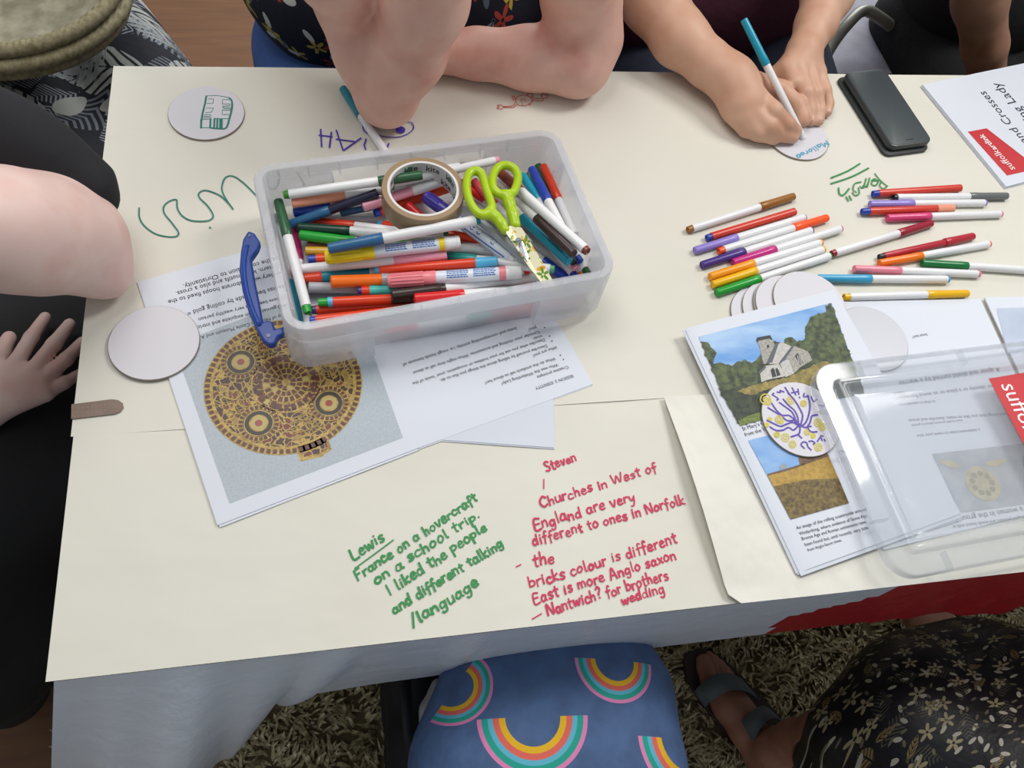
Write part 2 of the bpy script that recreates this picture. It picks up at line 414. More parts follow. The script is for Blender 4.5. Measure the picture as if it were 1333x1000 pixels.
def make_pile(n):
    x = rng.uniform(-.49, 1.5, n); y = rng.uniform(-.3, .62, n)
    cl = rng.uniform(0, 6.28, (60, 40)); ang = cl[np.clip(((x+.6)*28).astype(int), 0, 59), np.clip(((y+.4)*38).astype(int), 0, 39)]+rng.normal(0, .7, n)
    ln = rng.uniform(.020, .036, n); w = rng.uniform(.0016, .0034, n); lean = rng.uniform(.35, .95, n)
    d = np.stack([np.cos(ang), np.sin(ang)], 1); s = np.stack([-d[:, 1], d[:, 0]], 1)
    V = np.zeros((n, 7, 3))
    for i, (tt, ww) in enumerate(((0, .8), (.4, 1), (.75, .8))):
        c = np.stack([x, y], 1)+d*(ln*tt**1.5*lean)[:, None]; z = .011+ln*tt*(1-.35*tt*lean)
        for k, sgn in ((0, -1), (1, 1)):
            V[:, 2*i+k, :2] = c+s*(w*ww*sgn)[:, None]; V[:, 2*i+k, 2] = z
    V[:, 6, :2] = np.stack([x, y], 1)+d*(ln*lean)[:, None]; V[:, 6, 2] = .011+ln*(1-.35*lean)
    b = np.arange(n)[:, None]*7
    q = np.vstack([b+[0, 1, 3, 2], b+[2, 3, 5, 4]]); tr = b+[4, 5, 6]
    return V.reshape(-1, 3), q.tolist()+tr.tolist()
v, f = make_pile(42000)
tag(obj('rug_pile', v, f, m_pile, rug), kind='stuff')
# ------------------------------------------------------------------ the table with its cloth and papers
X0, X1, Y0, Y1 = -.2745, 1.55, .1675, .918
tb = thing('table', 'long table under cream paper, everything in the photo stands on it', 'table', ((X0+X1)/2, .54, 0))
mw = noisy('table_board', '#8d7457', '#9a8062', 20, .5)
mb = MB(); mb.prism([(X0+.004, Y0+.004, TZ-.028), (X1, Y0+.004, TZ-.028), (X1, Y1-.004, TZ-.028), (X0+.004, Y1-.004, TZ-.028)], (0, 0, .026)); mb.build('table_top', mw, tb)
m_leg = mat('grey_metal', '#4c4d50', .4, Metallic=.8)
for lx in (X0+.16, X1-.1):
    for ly in (Y0+.12, Y1-.1):
        MB().tube([(lx, ly, 0), (lx, ly, TZ-.028)], .015, 12).build('leg', m_leg, tb, smooth=True)
# white plastic cloth: covers the board, hangs at the near edge, bunched at the left corner, printed red at the right
m_pl = mat('white_plastic_sheet', '#e3eaf3', .32, Alpha=.93); t = NT(m_pl)
t.bump(t.noise(t.pos(), 22, 4, .6), .5, .006)
m_red = mat('red_plastic_print', '#b3202a', .3); t = NT(m_red); t.bump(t.noise(t.pos(), 22, 4, .6), .5, .006)
cl = thing('plastic_tablecloth', 'thin white plastic tablecloth with a red print hanging below the near paper edge', 'tablecloth', (.5, Y0, TZ-.3))
mb = MB(); mb.add([(X0, Y0, TZ-.0016), (X1, Y0, TZ-.0016), (X1, Y1, TZ-.0016), (X0, Y1, TZ-.0016)], [(0, 1, 2, 3)])
hem = [(68, 1075, -.46), (90, 1085, -.46), (160, 1095, -.45), (230, 1070, -.40), (297, 1000, -.36), (330, 950, -.31), (350, 908, -.27), (385, 886, -.24), (480, 870, -.215), (560, 862, -.21), (650, 846, -.20), (900, 821, -.20), (1100, 809, -.20), (1170, 804, -.20), (1333, 794, -.20), (1700, 770, -.20)]
def hem_pt(s):
    k = s*(len(hem)-1); i = min(int(k), len(hem)-2); fr = k-i
    a, b = P(*hem[i]), P(*hem[i+1]); return a*(1-fr)+b*fr
hp = np.array([hem_pt(s) for s in np.linspace(0, 1, 221)]); N = len(hp)
# upper edge follows the table edge above each hem point
top = np.array([(max(X0+.004, min(X1, p[0] if p[0] > .15 else (X0+.004)+(p[0]-hp[0][0])/(.15-hp[0][0])*(.15-X0-.004))), Y0-.002, TZ-.0016) for p in hp])
NT_ = 26; vv = []; ff = []; fm = []
Ax, Ay = P(1085, 815, -.20)[:2]
for j in range(NT_+1):
    tt = j/NT_
    for i in range(N):
        a, b = top[i], hp[i]; p = a*(1-tt)+b*tt
        drop = a[2]-b[2]; bunch = np.clip((.18-a[0])/.3, 0, 1)
        bulge = math.sin(PI*tt)*.02*bunch
        fold = (math.sin(a[0]*46)+.6*math.sin(a[0]*97+1))*(.005+.016*bunch)*tt**.8
        p = p+np.array([.3*fold, -bulge+fold if bunch > .02 else fold*.8, 0])
        p[1] = min(p[1], Y0-.003); vv.append(p)
for j in range(NT_):
    for i in range(N-1):
        ff.append((j*N+i, j*N+i+1, (j+1)*N+i+1, (j+1)*N+i))
        p = (vv[j*N+i]+vv[(j+1)*N+i+1])/2; tt = j/NT_
        edge = .545-.085*min(1, tt*1.3)+.02*math.sin(tt*9); fm.append(1 if p[0] > edge else 0)
k = len(mb.v); mb.add(vv, ff); mb.m[-len(ff):] = fm
o = mb.build('cloth', [m_pl, m_red], cl, smooth=True)
# cream paper sheets
m_pap = mat('cream_paper', '#dcd9cd', .72); t = NT(m_pap)
nz = t.noise(t.vmath('MULTIPLY', t.pos(), (1, 1.6, 1)), 7, 3, .45)
t.bump(nz, .42, .012)
t.color(t.ramp(t.noise(t.pos(), 3, 2), [(.3, lin('#d9d6c8')), (.7, lin('#dfdcd1'))]))
m_pap2 = mat('cream_paper_flap', '#e4e1d6', .7); t = NT(m_pap2); t.bump(t.noise(t.vmath('MULTIPLY', t.pos(), (1.5, 1, 1)), 9, 3, .5), .75, .016)
def sheet(name, label, fx, nx, ny, m, parent=None, thick=.0003):
    """fx(u,v) -> world point of the upper face"""
    v = [fx(i/nx, j/ny) for j in range(ny+1) for i in range(nx+1)]; w = nx+1
    f = [(j*w+i, j*w+i+1, (j+1)*w+i+1, (j+1)*w+i) for j in range(ny) for i in range(nx)]
    lo = [p-np.array([0, 0, thick]) for p in v]; n = len(v)
    f2 = [tuple(i+n for i in q[::-1]) for q in f]
    ring = [i for i in range(w)]+[j*w+nx for j in range(1, ny+1)]+[ny*w+i for i in range(nx-1, -1, -1)]+[j*w for j in range(ny-1, 0, -1)]
    sd = [(ring[(i+1) % len(ring)], ring[i], ring[i]+n, ring[(i+1) % len(ring)]+n) for i in range(len(ring))]
    o = obj(name, v+lo, f+f2+sd, m, parent, smooth=False)
    me = o.data; autosmooth(o, 50)
    if label: tag(o, label, 'paper', 'cream paper sheets over the table')
    return o
def front_fn(u, v):                          # near sheet: left-front
    x = X0-.002+(.75-X0)*u; y = Y0-.003+(.408-Y0)*v
    return np.array([x, y, TZ+.0004+.0004*math.sin(x*21+y*9)**2])
paper_front = sheet('paper_sheet', 'cream paper sheet covering the near left of the table, with green and pink handwriting', front_fn, 60, 20, m_pap)
ZB = .0012
BN = 60; 
def back_fn(u, v):                           # far sheet, folded down over the far and left edges
    z = ZB
    if v > .84: y = Y1+.004; z -= (v-.84)/.16*.10
    else: y = .3985+v/.84*(Y1+.004-.3985)
    if u < .08: x = X0-.0045; z -= (.08-u)/.08*.09
    else: x = X0-.0045+(u-.08)/.92*(1.5545-X0)
    z += .0006*math.sin(x*17)*math.sin(y*13) if z >= ZB else 0
    return np.array([x, y, TZ+z])
paper_back = sheet('paper_sheet', 'wide cream paper sheet folded over the far edge of the table, under the pen box', back_fn, 200, 125, m_pap)
E1 = P(862, 517, .002); E2 = P(947, 784, .002)
def flap_fn(u, v):                           # right near sheet lying over the others, its left edge lifting
    ya = Y0-.004+(.403-Y0)*v; xl = E2[0]+(E1[0]-E2[0])*v
    if v < .06: xl += .012*(1-v/.06)**2
    x = xl+(1.55-xl)*u; d = (x-xl)
    lift = .011*math.exp(-d/.035)*(.35+.65*math.sin(PI*min(1, v*1.05)))
    return np.array([x, ya-.0006, TZ+.0026+lift+.0012*math.sin(x*30+ya*12)**2*math.exp(-d/.15)])
paper_flap = sheet('paper_sheet', 'cream paper sheet at the near right, its left edge curling up beside the pink writing', flap_fn, 90, 24, m_pap2)
FB, FF = Flat(ZB+.0008), Flat(.0010)
# ------------------------------------------------------------------ writing and drawing on the paper (ink is part of its sheet)
INK = lambda n, c: mat('ink_'+n, c, .6)
i_green, i_pink, i_pur, i_teal, i_red, i_blk, i_cy = INK('green', '#2c8a48'), INK('crimson', '#c92552'), INK('purple', '#4a2fae'), INK('teal', '#12786a'), INK('red', '#cf4a3a'), INK('print', '#2b2b33'), INK('blue', '#3e9dbb')
mb = MB()
for s, a, b, h in (('Lewis', (460, 730), (503, 702), .0062), ('France on a hovercraft', (465, 755.5), (624, 651), .0052), ('on a school trip.', (489, 761), (627, 672), .0052),
                   ('I liked the people', (507, 775), (636, 689), .0054), ('and different talking', (513, 800), (657, 710), .0052), ('/language', (537, 815), (626, 762), .0056)):
    handwrite(mb, s, a, b, FF, h*1.06, .0020, jit=.5)
ribbon(mb, [FF.at(462, 740, .0004), FF.at(488, 721, .0004), FF.at(512, 703, .0004)], .0013)
mb.build('green_handwriting', i_green, paper_front)['label'] = 'green handwritten note about a school trip'
mb = MB()
for s, a, b, h in (('Steven', (711, 614), (752, 599), .0055), ('Churches in West of', (704, 661), (857, 613), .0056), ('England are very', (696, 690), (829, 651), .0058),
                   ('different to ones in Norfolk', (694, 710), (893, 655), .0055), ('the', (695, 738), (724, 732), .0062), ('bricks colour is different', (690, 766), (884, 706), .0058),
                   ('East is more Anglo saxon', (695, 786), (882, 727), .0055), ('Nantwich? for brothers', (713, 801), (872, 753), .0056), ('wedding', (810, 787), (867, 771), .0050)):
    handwrite(mb, s, a, b, FF, h*1.06, .0018, jit=.5)
for a, b in (((708, 636), (708, 624)), ((672, 738), (678, 735)), ((693, 806), (705, 799))): ribbon(mb, [FF.at(*a, .0004), FF.at(*b, .0004)], .0012)
mb.build('pink_handwriting', i_pink, paper_front)['label'] = 'crimson handwritten note about churches'
ink('green_squiggle', [[(710, 120), (712, 170), (740, 215), (800, 255), (880, 268), (912, 250), (880, 200), (840, 150), (835, 115), (860, 88), (900, 78), (905, 120), (930, 160), (980, 185), (1060, 185), (1088, 160), (1060, 110), (1020, 70), (1015, 45), (1050, 30), (1120, 55), (1165, 95), (1190, 127), (1160, 85), (1138, 45), (1132, 10), (1150, -35), (1190, -42), (1240, -10), (1290, 38), (1360, 110)],
    [(1069, 219), (1075, 221)]], .0017, FB, i_teal, paper_back, frame=(0, 240, 3.92))
F2 = (300, 0, 3.92)
ink('purple_lettering', [[(460, 660), (465, 748)], [(515, 675), (505, 752)], [(452, 690), (518, 697)], [(540, 665), (575, 768), (576, 768), (665, 705)], [(540, 710), (632, 722)], [(692, 710), (682, 740), (690, 762)], [(808, 733), (800, 752)]], .0021, FB, i_pur, paper_back, frame=F2, sm=0)
ink('purple_cloud', [[(672, 628), (680, 665), (700, 682)], [(730, 655), (760, 690), (840, 700), (900, 685), (935, 655), (925, 625), (905, 622), (910, 605), (890, 597)], [(1035, 800), (1080, 790)]], .0014, FB, i_pur, paper_back, frame=F2)
mb = MB(); c = FB.at(300+868/3.92, 662/3.92, .0004); mb.add([c+.0062*np.array([math.cos(a), math.sin(a), 0]) for a in np.linspace(0, 2*PI, 20, endpoint=False)], [tuple(range(20))]); mb.build('purple_dot', i_pur, paper_back)
ink('pen_curve', [[(240, 500), (235, 560), (255, 615), (290, 635), (340, 600), (362, 530), (355, 450)], [(560, 455), (600, 520), (640, 600)]], .0016, FB, i_teal, paper_back, frame=(320, 170, 8.33))
ink('crab_drawing', [[(278, 512), (290, 492), (322, 486), (355, 495), (364, 515), (345, 535), (310, 540), (285, 530), (278, 512)], [(303, 512), (312, 505), (328, 508)], [(312, 540), (314, 530)], [(345, 530), (355, 536)],
    [(275, 528), (262, 540), (215, 542), (205, 535), (185, 538), (195, 546), (182, 552), (210, 556), (215, 548), (268, 548), (282, 535)], [(364, 512), (415, 515), (420, 502)], [(368, 502), (412, 503), (410, 485)], [(420, 502), (435, 500), (448, 488), (438, 484), (440, 478), (428, 486), (415, 478), (410, 488)],
    [(268, 512), (262, 495), (272, 490), (275, 508)], [(335, 488), (340, 478), (360, 478), (368, 492), (350, 494)]], .0010, FB, i_red, paper_back, frame=(600, 0, 3.92), sm=3)
mb = MB()
for c in ((310, 518), (328, 514)):
    p = FB.at(600+c[0]/3.92, c[1]/3.92, .0004); mb.add([p+.0009*np.array([math.cos(a), math.sin(a), 0]) for a in np.linspace(0, 2*PI, 8, endpoint=False)], [tuple(range(8))])
mb.build('crab_eyes', i_red, paper_back)
F4 = (900, 0, 3.076)
ink('green_lines', [[(560, 712), (625, 685), (675, 655)], [(560, 735), (640, 708), (710, 673)], [(590, 752), (592, 772), (602, 782), (616, 775), (632, 755)], [(620, 788), (629, 804)], [(633, 784), (641, 800)]], .0023, FB, i_green, paper_back, frame=F4)
ink('green_name', [[(735, 695), (755, 720), (785, 746)], [(760, 728), (755, 745), (770, 755), (786, 744)], [(752, 722), (728, 724), (722, 738), (738, 742), (748, 728), (735, 716), (722, 722)], [(714, 712), (705, 748)], [(708, 735), (698, 748), (690, 742)], [(700, 715), (690, 752)], [(692, 740), (683, 752), (676, 746)],
    [(680, 728), (655, 735), (648, 758), (662, 770)], [(670, 752), (672, 775), (655, 782), (646, 770)]], .0019, FB, i_green, paper_back, frame=F4)
# ------------------------------------------------------------------ round discs
m_disc = mat('disc_white', '#d5d3d9', .55); m_edge = mat('disc_edge', '#8f857a', .7); m_disc2 = mat('disc_white_shiny', '#c3c4cc', .35)
def disc(center, label, tilt=(0, 0), r=.046, h=.0028, m=m_disc, group=None):
    """center = point at the middle of the upper face"""
    c = np.array(center)-np.array([0, 0, h])
    prof = [(r-.0004, 0), (r, .0004), (r, h-.0006), (r-.0006, h)]
    mb = MB(); mb.lathe(prof, (0, 0, 0), seg=72); mb.m = [0 if f is mb.f[-1] else 1 for f in mb.f]
    o = obj('round_disc', np.array(mb.v)+c, mb.f, [m, m_edge], None, fm=mb.m)
    autosmooth(o, 35); tag(o, label, 'disc', group); return o
def disc_at(px, py, z, *a, **k): return disc(P(px, py, z), *a, **k)
GD = 'round white discs'
Z1 = .0062
disc_at(200.6, 445.3, Z1, 'blank white disc half on the brooch booklet at the left table edge', group=GD)
d = disc_at(268.7, 146.6, ZB+.0032, 'white disc with a teal drawing of a bus', group=GD)
F = (210, 100, 11.108); sd = Flat(ZB+.0032)
WLOC[d] = np.array(d.location)
ink('bus_drawing', [[(650, 275), (800, 270), (930, 290), (985, 305)], [(680, 320), (755, 318), (745, 385), (660, 385)], [(650, 450), (755, 452), (725, 510), (640, 520)], [(620, 550), (715, 548), (715, 590), (610, 592)], [(610, 572), (700, 574)], [(590, 615), (725, 612)],
    [(985, 330), (885, 328), (880, 392), (1000, 395)], [(1000, 415), (880, 425), (900, 460), (1000, 465)], [(1010, 445), (890, 440)], [(1000, 485), (880, 480), (880, 545), (980, 545)], [(760, 605), (985, 605)], [(590, 735), (720, 735)]], .0009, sd, i_teal, d, off=.0002, frame=F, sm=0)
ink('bus_outline', [[(650, 280), (628, 400), (590, 560), (572, 735)], [(985, 305), (1018, 350), (1022, 450), (985, 600), (940, 735), (850, 750), (720, 740)], [(575, 620), (575, 740)], [(712, 610), (705, 735)], [(770, 605), (762, 740)], [(812, 605), (805, 742)], [(850, 610), (850, 742)], [(875, 620), (872, 742)]], .0022, sd, i_teal, d, off=.0003, frame=F, sm=3)
dm = disc_at(1037.5, 176, ZB+.0032, 'white disc under the writing hands with blue lettering', group=GD)
WLOC[dm] = np.array(dm.location); mb = MB()
handwrite(mb, 'Mallorca', (1075.5, 183), (1035, 203.5), sd, .0042, .0017, off=.0003, jit=.15, slant=0); mb.build('blue_lettering', i_cy, dm)
for px, py, z, lb in ((999, 411, .0045, 'white disc at the bottom of the fanned stack, furthest left'), (1014, 405, .0075, 'white disc second from the bottom of the fanned stack'), (1028, 400, .0105, 'white disc in the middle of the fanned stack'),
                      (1031, 398.5, .0135, 'white disc directly under the top one of the fanned stack'), (1054, 393, .0165, 'top white disc of the fanned stack beside the green marker')):
    disc_at(px, py, z, lb, group=GD)
# ------------------------------------------------------------------ booklets and papers
m_pg = mat('white_page', '#d9dde6', .6); m_pg2 = mat('white_page_inner', '#d2d7e1', .6)
def slab(mb, q, t0, t1, m=0):                # a stack of leaves: quad of world points, from t0 to t1 above it
    q = [np.array(p, float) for p in q]
    if np.cross(q[1]-q[0], q[2]-q[0])[2] < 0: q = q[::-1]
    mb.prism([p+np.array([0, 0, t0]) for p in q], (0, 0, t1-t0), m)
def mid(q): return np.mean(np.array(q), 0)
# loose folded sheet under the brooch booklet
q = [P(719, 500, .0020), P(721, 583, .0020), P(560, 572, .0020), P(575, 480, .0020)]
mb = MB(); slab(mb, q, 0, .0006); mb.prism([p+np.array([.001, -.0015, -.0008]) for p in (q if np.cross(q[1]-q[0], q[2]-q[0])[2] > 0 else q[::-1])], (0, 0, .0006))
tag(mb.build('loose_sheet', m_pg2), 'blank folded white sheet sticking out under the brooch booklet', 'paper')
# brooch booklet: two A4 pages open at the fold
BL, FO = P(283, 684, .003), P(545, 583, .003); ex = (FO-BL)/np.linalg.norm(FO-BL); ey = np.cross([0, 0, 1], ex)
TLb = P(178.3, 367, .003); BRb = P(772, 500, .003)
FT = FO+(TLb-BL); BRt = BRb+(TLb-BL)
bk = thing('brooch_booklet', 'open white booklet showing a gold brooch, partly under the pen box', 'booklet', mid([BL, FO, TLb]))
mb = MB(); slab(mb, [BL, FO, FT, TLb], -.0008, 0); slab(mb, [BL+np.array([.002, -.002, 0]), FO+np.array([.001, -.002, 0]), FT, TLb+np.array([.002, 0, 0])], -.0016, -.0009); mb.build('left_page', m_pg, bk)
mb = MB(); slab(mb, [FO, BRb, BRt, FT], -.0008, -.0001); slab(mb, [FO+np.array([0, -.0015, 0]), BRb+np.array([-.001, -.0015, 0]), BRt, FT], -.0016, -.0009); mb.build('right_page', m_pg, bk)
sb = Flat(.003)
m_can = noisy('printed_canvas', '#acb6be', '#b8c1c8', 420, .6, detail=4); pic = MB()
pq = [(298.8, 655.6), (524.5, 569.8), (451, 363), (226, 449)]
patch(pic, pq, sb, .0002); po = pic.build('brooch_picture', m_can, bk)
# the printed brooch
m_gold = noisy('print_gold', '#8f7128', '#c2a24c', 260, .4, detail=3); m_garn = noisy('print_garnet', '#44190f', '#63301c', 200, .4)
m_blk = mat('print_black', '#231a10', .4); m_crm = mat('print_cream', '#b3a05c', .4); m_gred = mat('print_red', '#8e2a22', .35)
m_cell = mat('print_cells', '#4a1c12', .4); t = NT(m_cell)
vo = t.n('ShaderNodeTexVoronoi', feature='DISTANCE_TO_EDGE'); vo.inputs['Scale'].default_value = 1.0
nzv = t.n('ShaderNodeTexNoise'); t.put(nzv.inputs['Vector'], t.pos()); nzv.inputs['Scale'].default_value = 90
wv = t.vmath('ADD', t.vmath('MULTIPLY', t.pos(), (150, 150, 1)), t.vmath('MULTIPLY', nzv.outputs['Color'], (2.2, 2.2, 0))); t.put(vo.inputs['Vector'], wv)
vc = t.n('ShaderNodeTexVoronoi'); t.put(vc.inputs['Vector'], wv); vc.inputs['Scale'].default_value = 1.0
cc = t.ramp(t.sep(vc.outputs['Color'])[0], [(0, lin('#3a150e')), (.45, lin('#6a2a18')), (.75, lin('#4a3312')), (.9, lin('#94773a'))], 'CONSTANT')
t.color(t.mix(t.math('GREATER_THAN', vo.outputs['Distance'], .075), lin('#b39543'), cc))
Z2 = (160, 330, 2.7025)
bc = sb.at(160+567/2.7025, 330+462/2.7025); br_ = .5*np.linalg.norm(sb.at(160+288/2.7025, 330+462/2.7025)-sb.at(160+845/2.7025, 330+462/2.7025))
def ring(mb, c, r0, r1, off, m=0, seg=64, a0=0, a1=2*PI):
    an = np.linspace(a0, a1, seg+1); c = np.array(c)
    if r0 <= 0:
        mb.add([c+np.array([r1*math.cos(a), r1*math.sin(a), off]) for a in an[:-1]], [tuple(range(seg))], m); return
    v = [c+np.array([r*math.cos(a), r*math.sin(a), off]) for r in (r0, r1) for a in an]
    mb.add(v, [(i, i+seg+1, i+seg+2, i+1) for i in range(seg)], m)
mb = MB()                                    # materials: 0 gold 1 garnet 2 black 3 cream 4 red 5 cells
lp = [(595, 665), (715, 630), (735, 690), (700, 715), (625, 732)]
patch(mb, lp, sb, .0003, Z2, 0); patch(mb, [(612, 672), (712, 645), (722, 685), (695, 702), (630, 718)], sb, .0004, Z2, 5)
ring(mb, bc, 0, br_, .0004, 0, 96); ring(mb, bc, 0, br_*.90, .0005, 5, 96); ring(mb, bc, br_*.885, br_*.915, .0006, 0, 96)
for i in range(76):
    a = 2*PI*i/76; ring(mb, bc, br_*.925, br_*.985, .0006, 1, 3, a+.012, a+2*PI/76*.78)
def boss(c, r):
    ring(mb, c, 0, r, .0007, 0, 48); ring(mb, c, r*.72, r*.75, .0008, 2)
    for i in range(24):
        a = 2*PI*i/24; ring(mb, c, r*.77, r*.96, .0008, 1, 3, a+.03, a+2*PI/24*.8)
    ring(mb, c, r*.46, r*.66, .0008, 2, 40); ring(mb, c, r*.16, r*.40, .0008, 3, 32); ring(mb, c, 0, r*.18, .0009, 4, 20)
sc = br_/278
boss(sb.at(160+415/2.7025, 330+383/2.7025), 72*sc); boss(sb.at(160+478/2.7025, 330+598/2.7025), 72*sc); boss(sb.at(160+725/2.7025, 330+528/2.7025), 72*sc); boss(sb.at(160+690/2.7025, 330+330/2.7025), 72*sc)
c0 = sb.at(160+575/2.7025, 330+455/2.7025)
ring(mb, c0, 118*sc, 124*sc, .0007, 0); ring(mb, c0, 0, 84*sc, .0008, 0)
for k, (r0, r1, n) in enumerate(((60, 80, 22), (38, 56, 16), (16, 34, 9), (90, 112, 26))):
    for i in range(n):
        a = 2*PI*i/n; ring(mb, c0, r0*sc, r1*sc, .0009, 3 if (i*7+k*3) % 11 == 0 else 1, 3, a+.03, a+2*PI/n*.8)
for ba in (.4, 2.0, 3.5, 5.1):               # long scroll-work panels between the bosses
    for k in range(5):
        rr = br_*(.50+.075*k); ring(mb, bc, rr, rr+br_*.012, .0008, 0, 14, ba-.28, ba+.28)
    for k in range(9):
        a = ba-.26+.065*k; ring(mb, bc, br_*.5, br_*.8, .0008, 0, 1, a, a+.008)
mb.build('printed_brooch', [m_gold, m_garn, m_blk, m_crm, m_gred, m_cell], po)
# printed text, read from the far side of the table (upside down in the photo)
mb = MB()
ln = [('SESSION 2: IDENTITY', (745.5, 487.5), (696, 504)), ('Creative prompts', (739, 476), (698.5, 489.5)), ('Who was the Winfarthing Lady?', (725.5, 473), (652, 498)), ('What do the artefacts tell us about her?', (722, 465), (630.5, 497)),
      ('Who are you?', (724, 450), (693, 462)), ('Describe yourself by talking about the things you like to do.', (711, 448.5), (572, 494)), ('Describe what you use for your hobbies or occupation, your \u2018tools of the', (708, 440.5), (536.5, 498)),
      ('trade\u2019.', (705, 436), (692, 440)), ('Consider your clothing and accessories. What might they tell us about', (701.5, 430.5), (537, 484)), ('you?', (698, 424.5), (687, 428)), ('limits and corresponding activity, i.e. rough hands because of', (671.5, 425.5), (523.5, 473.5))]
for s, a, b in ln: printed(mb, s, a, b, sb, .0003, 1.05)
for p in ((733.5, 468), (729.5, 462.5), (718.5, 444), (715.5, 437.5), (709, 426.5)):
    c = sb.at(*p, .0003); mb.add([c+.0009*np.array([math.cos(a), math.sin(a), 0]) for a in np.linspace(0, 2*PI, 8, endpoint=False)], [tuple(range(8))])
mb.build('printed_text', i_blk, bk)
mb = MB()
for s, a, b in (('courtesy of Norwich Castle Museum and A', (385, 404), (261, 437.5)), ('of 400 garnets set in exquisite and intric', (380, 393), (257, 424)), ('must have been on a very wealthy person', (378, 383), (258, 414)),
                ('-site has been made by coiling gold =', (376, 368), (243, 406)), ('jewellery with elaborate hoops fixed to the', (372, 351), (218.5, 391)), ('a pattern, knot motifs and also a cross.', (369, 341), (228.5, 380)),
                ('and the conversion to Christianity.', (366, 332), (238, 370.5))): printed(mb, s, a, b, sb, .0004, 1.1)
mb.build('caption_text', i_blk, bk)
# brown strip at the left edge
mb = MB(); s0 = [(93.5, 527), (146, 520.5), (154, 521.5), (160, 525.5), (161, 531), (157, 536.5), (150, 539.5), (93, 546)]
mb.prism([P(x, y, .0016) for x, y in s0][::-1], (0, 0, .0012)); st = mb.build('wooden_strip', noisy('strip_brown', '#7a675a', '#857265', 60, .55))
tag(st, 'short grey-brown strip with a rounded end at the left table edge', 'strip'); WLOC[st] = np.array(st.location)
m_emb = mat('strip_mark', '#8f7d70', .5); mb = MB(); sst = Flat(.0028)
for x in range(7): patch(mb, [(101+x*5.6, 531-x*.75), (104.5+x*5.6, 530.5-x*.75), (104.8+x*5.6, 532-x*.75), (101.3+x*5.6, 532.5-x*.75)], sst, .0002)
for x in range(5): patch(mb, [(113+x*5.4, 537-x*.75), (116+x*5.4, 536.5-x*.75), (116.2+x*5.4, 538-x*.75), (113.3+x*5.4, 538.5-x*.75)], sst, .0002)
mb.build('stamped_mark', m_emb, st)
# ------------------------------------------------------------------ open booklet under the lid
bb = thing('open_booklet', 'open white booklet lying under the clear lid at the right table edge', 'booklet', P(1230, 560, .004))
za = .0052; s2 = Flat(za)
qa = [P(1088, 393, za), P(1276, 389, za), P(1400, 655, za), P(1150, 716, za)]
qa2 = [P(1281, 388, za), P(1470, 383, za), P(1640, 620, za), P(1405, 655, za)]
mb = MB(); slab(mb, qa, -.0012, 0); mb.build('left_page', m_pg, bb)
mb = MB(); slab(mb, qa2, -.0012, .0012); mb.build('right_page', m_pg, bb)
F5 = (860, 370, 2.499)
mb = MB()
for s, a, b in (('bout her?', (1206, 434), (1187, 437.2)),
   ('A spear and shield carried by a warrior', (1300, 478), (1168, 497)), ('Identity', (1176, 509), (1155, 513)), ('mark your identity or a place or an event for wearing', (1313, 498), (1160, 517)), ('to that is special to you', (1217, 521), (1165, 526)),
   ('your gift and things that you like to make, describe and present', (1330, 536), (1178, 546)), ('how to tell us more about it, precious', (1252, 546), (1182, 553)), ('a statement made to mark your time', (1275, 558), (1192, 566)),
   ('a woman in the ground with an offering at the side', (1330, 660), (1135, 690)), ('A gold pendant and beads found with it', (1333, 672), (1240, 684))): printed(mb, s, a, b, s2, .0003, 1.0)
mb.build('printed_text', mat('ink_grey', '#5d6068', .6), bb)
mb = MB(); patch(mb, [(1115, 545), (1148, 527), (1180, 580), (1216, 650), (1178, 668), (1135, 680), (1105, 600)], s2, .0003); mb.build('map_picture', noisy('print_map', '#a9c0bd', '#bccfc9', 40, .6), bb)
mb = MB()
ring(mb, P(1194, 646), .006, .0072, za+.0006, 0, 24); ink_pts = [(1172, 622), (1184, 640)]
mb.v = [(a, b, c) for a, b, c in mb.v]
ribbon(mb, [s2.at(1165, 560, .0006), s2.at(1190, 600, .0006), s2.at(1193, 640, .0006)], .0008); ribbon(mb, [s2.at(1173, 622, .0006), s2.at(1190, 643, .0006)], .0007)
mb.build('map_lines', mat('ink_slate', '#5a6a6c', .6), bb)
mb = MB(); patch(mb, [(1213, 591), (1335, 577), (1385, 650), (1250, 668)], s2, .0003); fp = mb.build('finds_picture', noisy('print_grey', '#9fa3aa', '#b2b6bc', 50, .6), bb)
mb = MB(); ring(mb, P(1275, 632), 0, .021, za+.0006, 0, 40); ring(mb, P(1348, 610), 0, .02, za+.0006, 1, 30)
for pts in ([(1222, 598), (1240, 600), (1252, 607), (1240, 610), (1226, 604)], [(1282, 602), (1300, 597), (1312, 599), (1302, 607), (1286, 608)]): patch(mb, pts, s2, .0006, None, 0)
for i in range(9):
    a = 2*PI*i/9; ring(mb, P(1275, 632)+.012*np.array([math.cos(a), math.sin(a), 0]), 0, .0035, za+.0007, 2, 12)
mb.build('printed_finds', [noisy('print_bead', '#a99d78', '#bdb38c', 90, .5), mat('print_umber', '#74706c', .5), mat('print_bead_dark', '#8d8464', .5)], fp)
mb = MB(); patch(mb, [(1297, 401.5), (1420, 397), (1445, 440), (1312, 460)], Flat(za+.0012), .0003); mb.build('slate_picture', noisy('print_slate', '#b3bfd2', '#c0cada', 20, .6), bb)
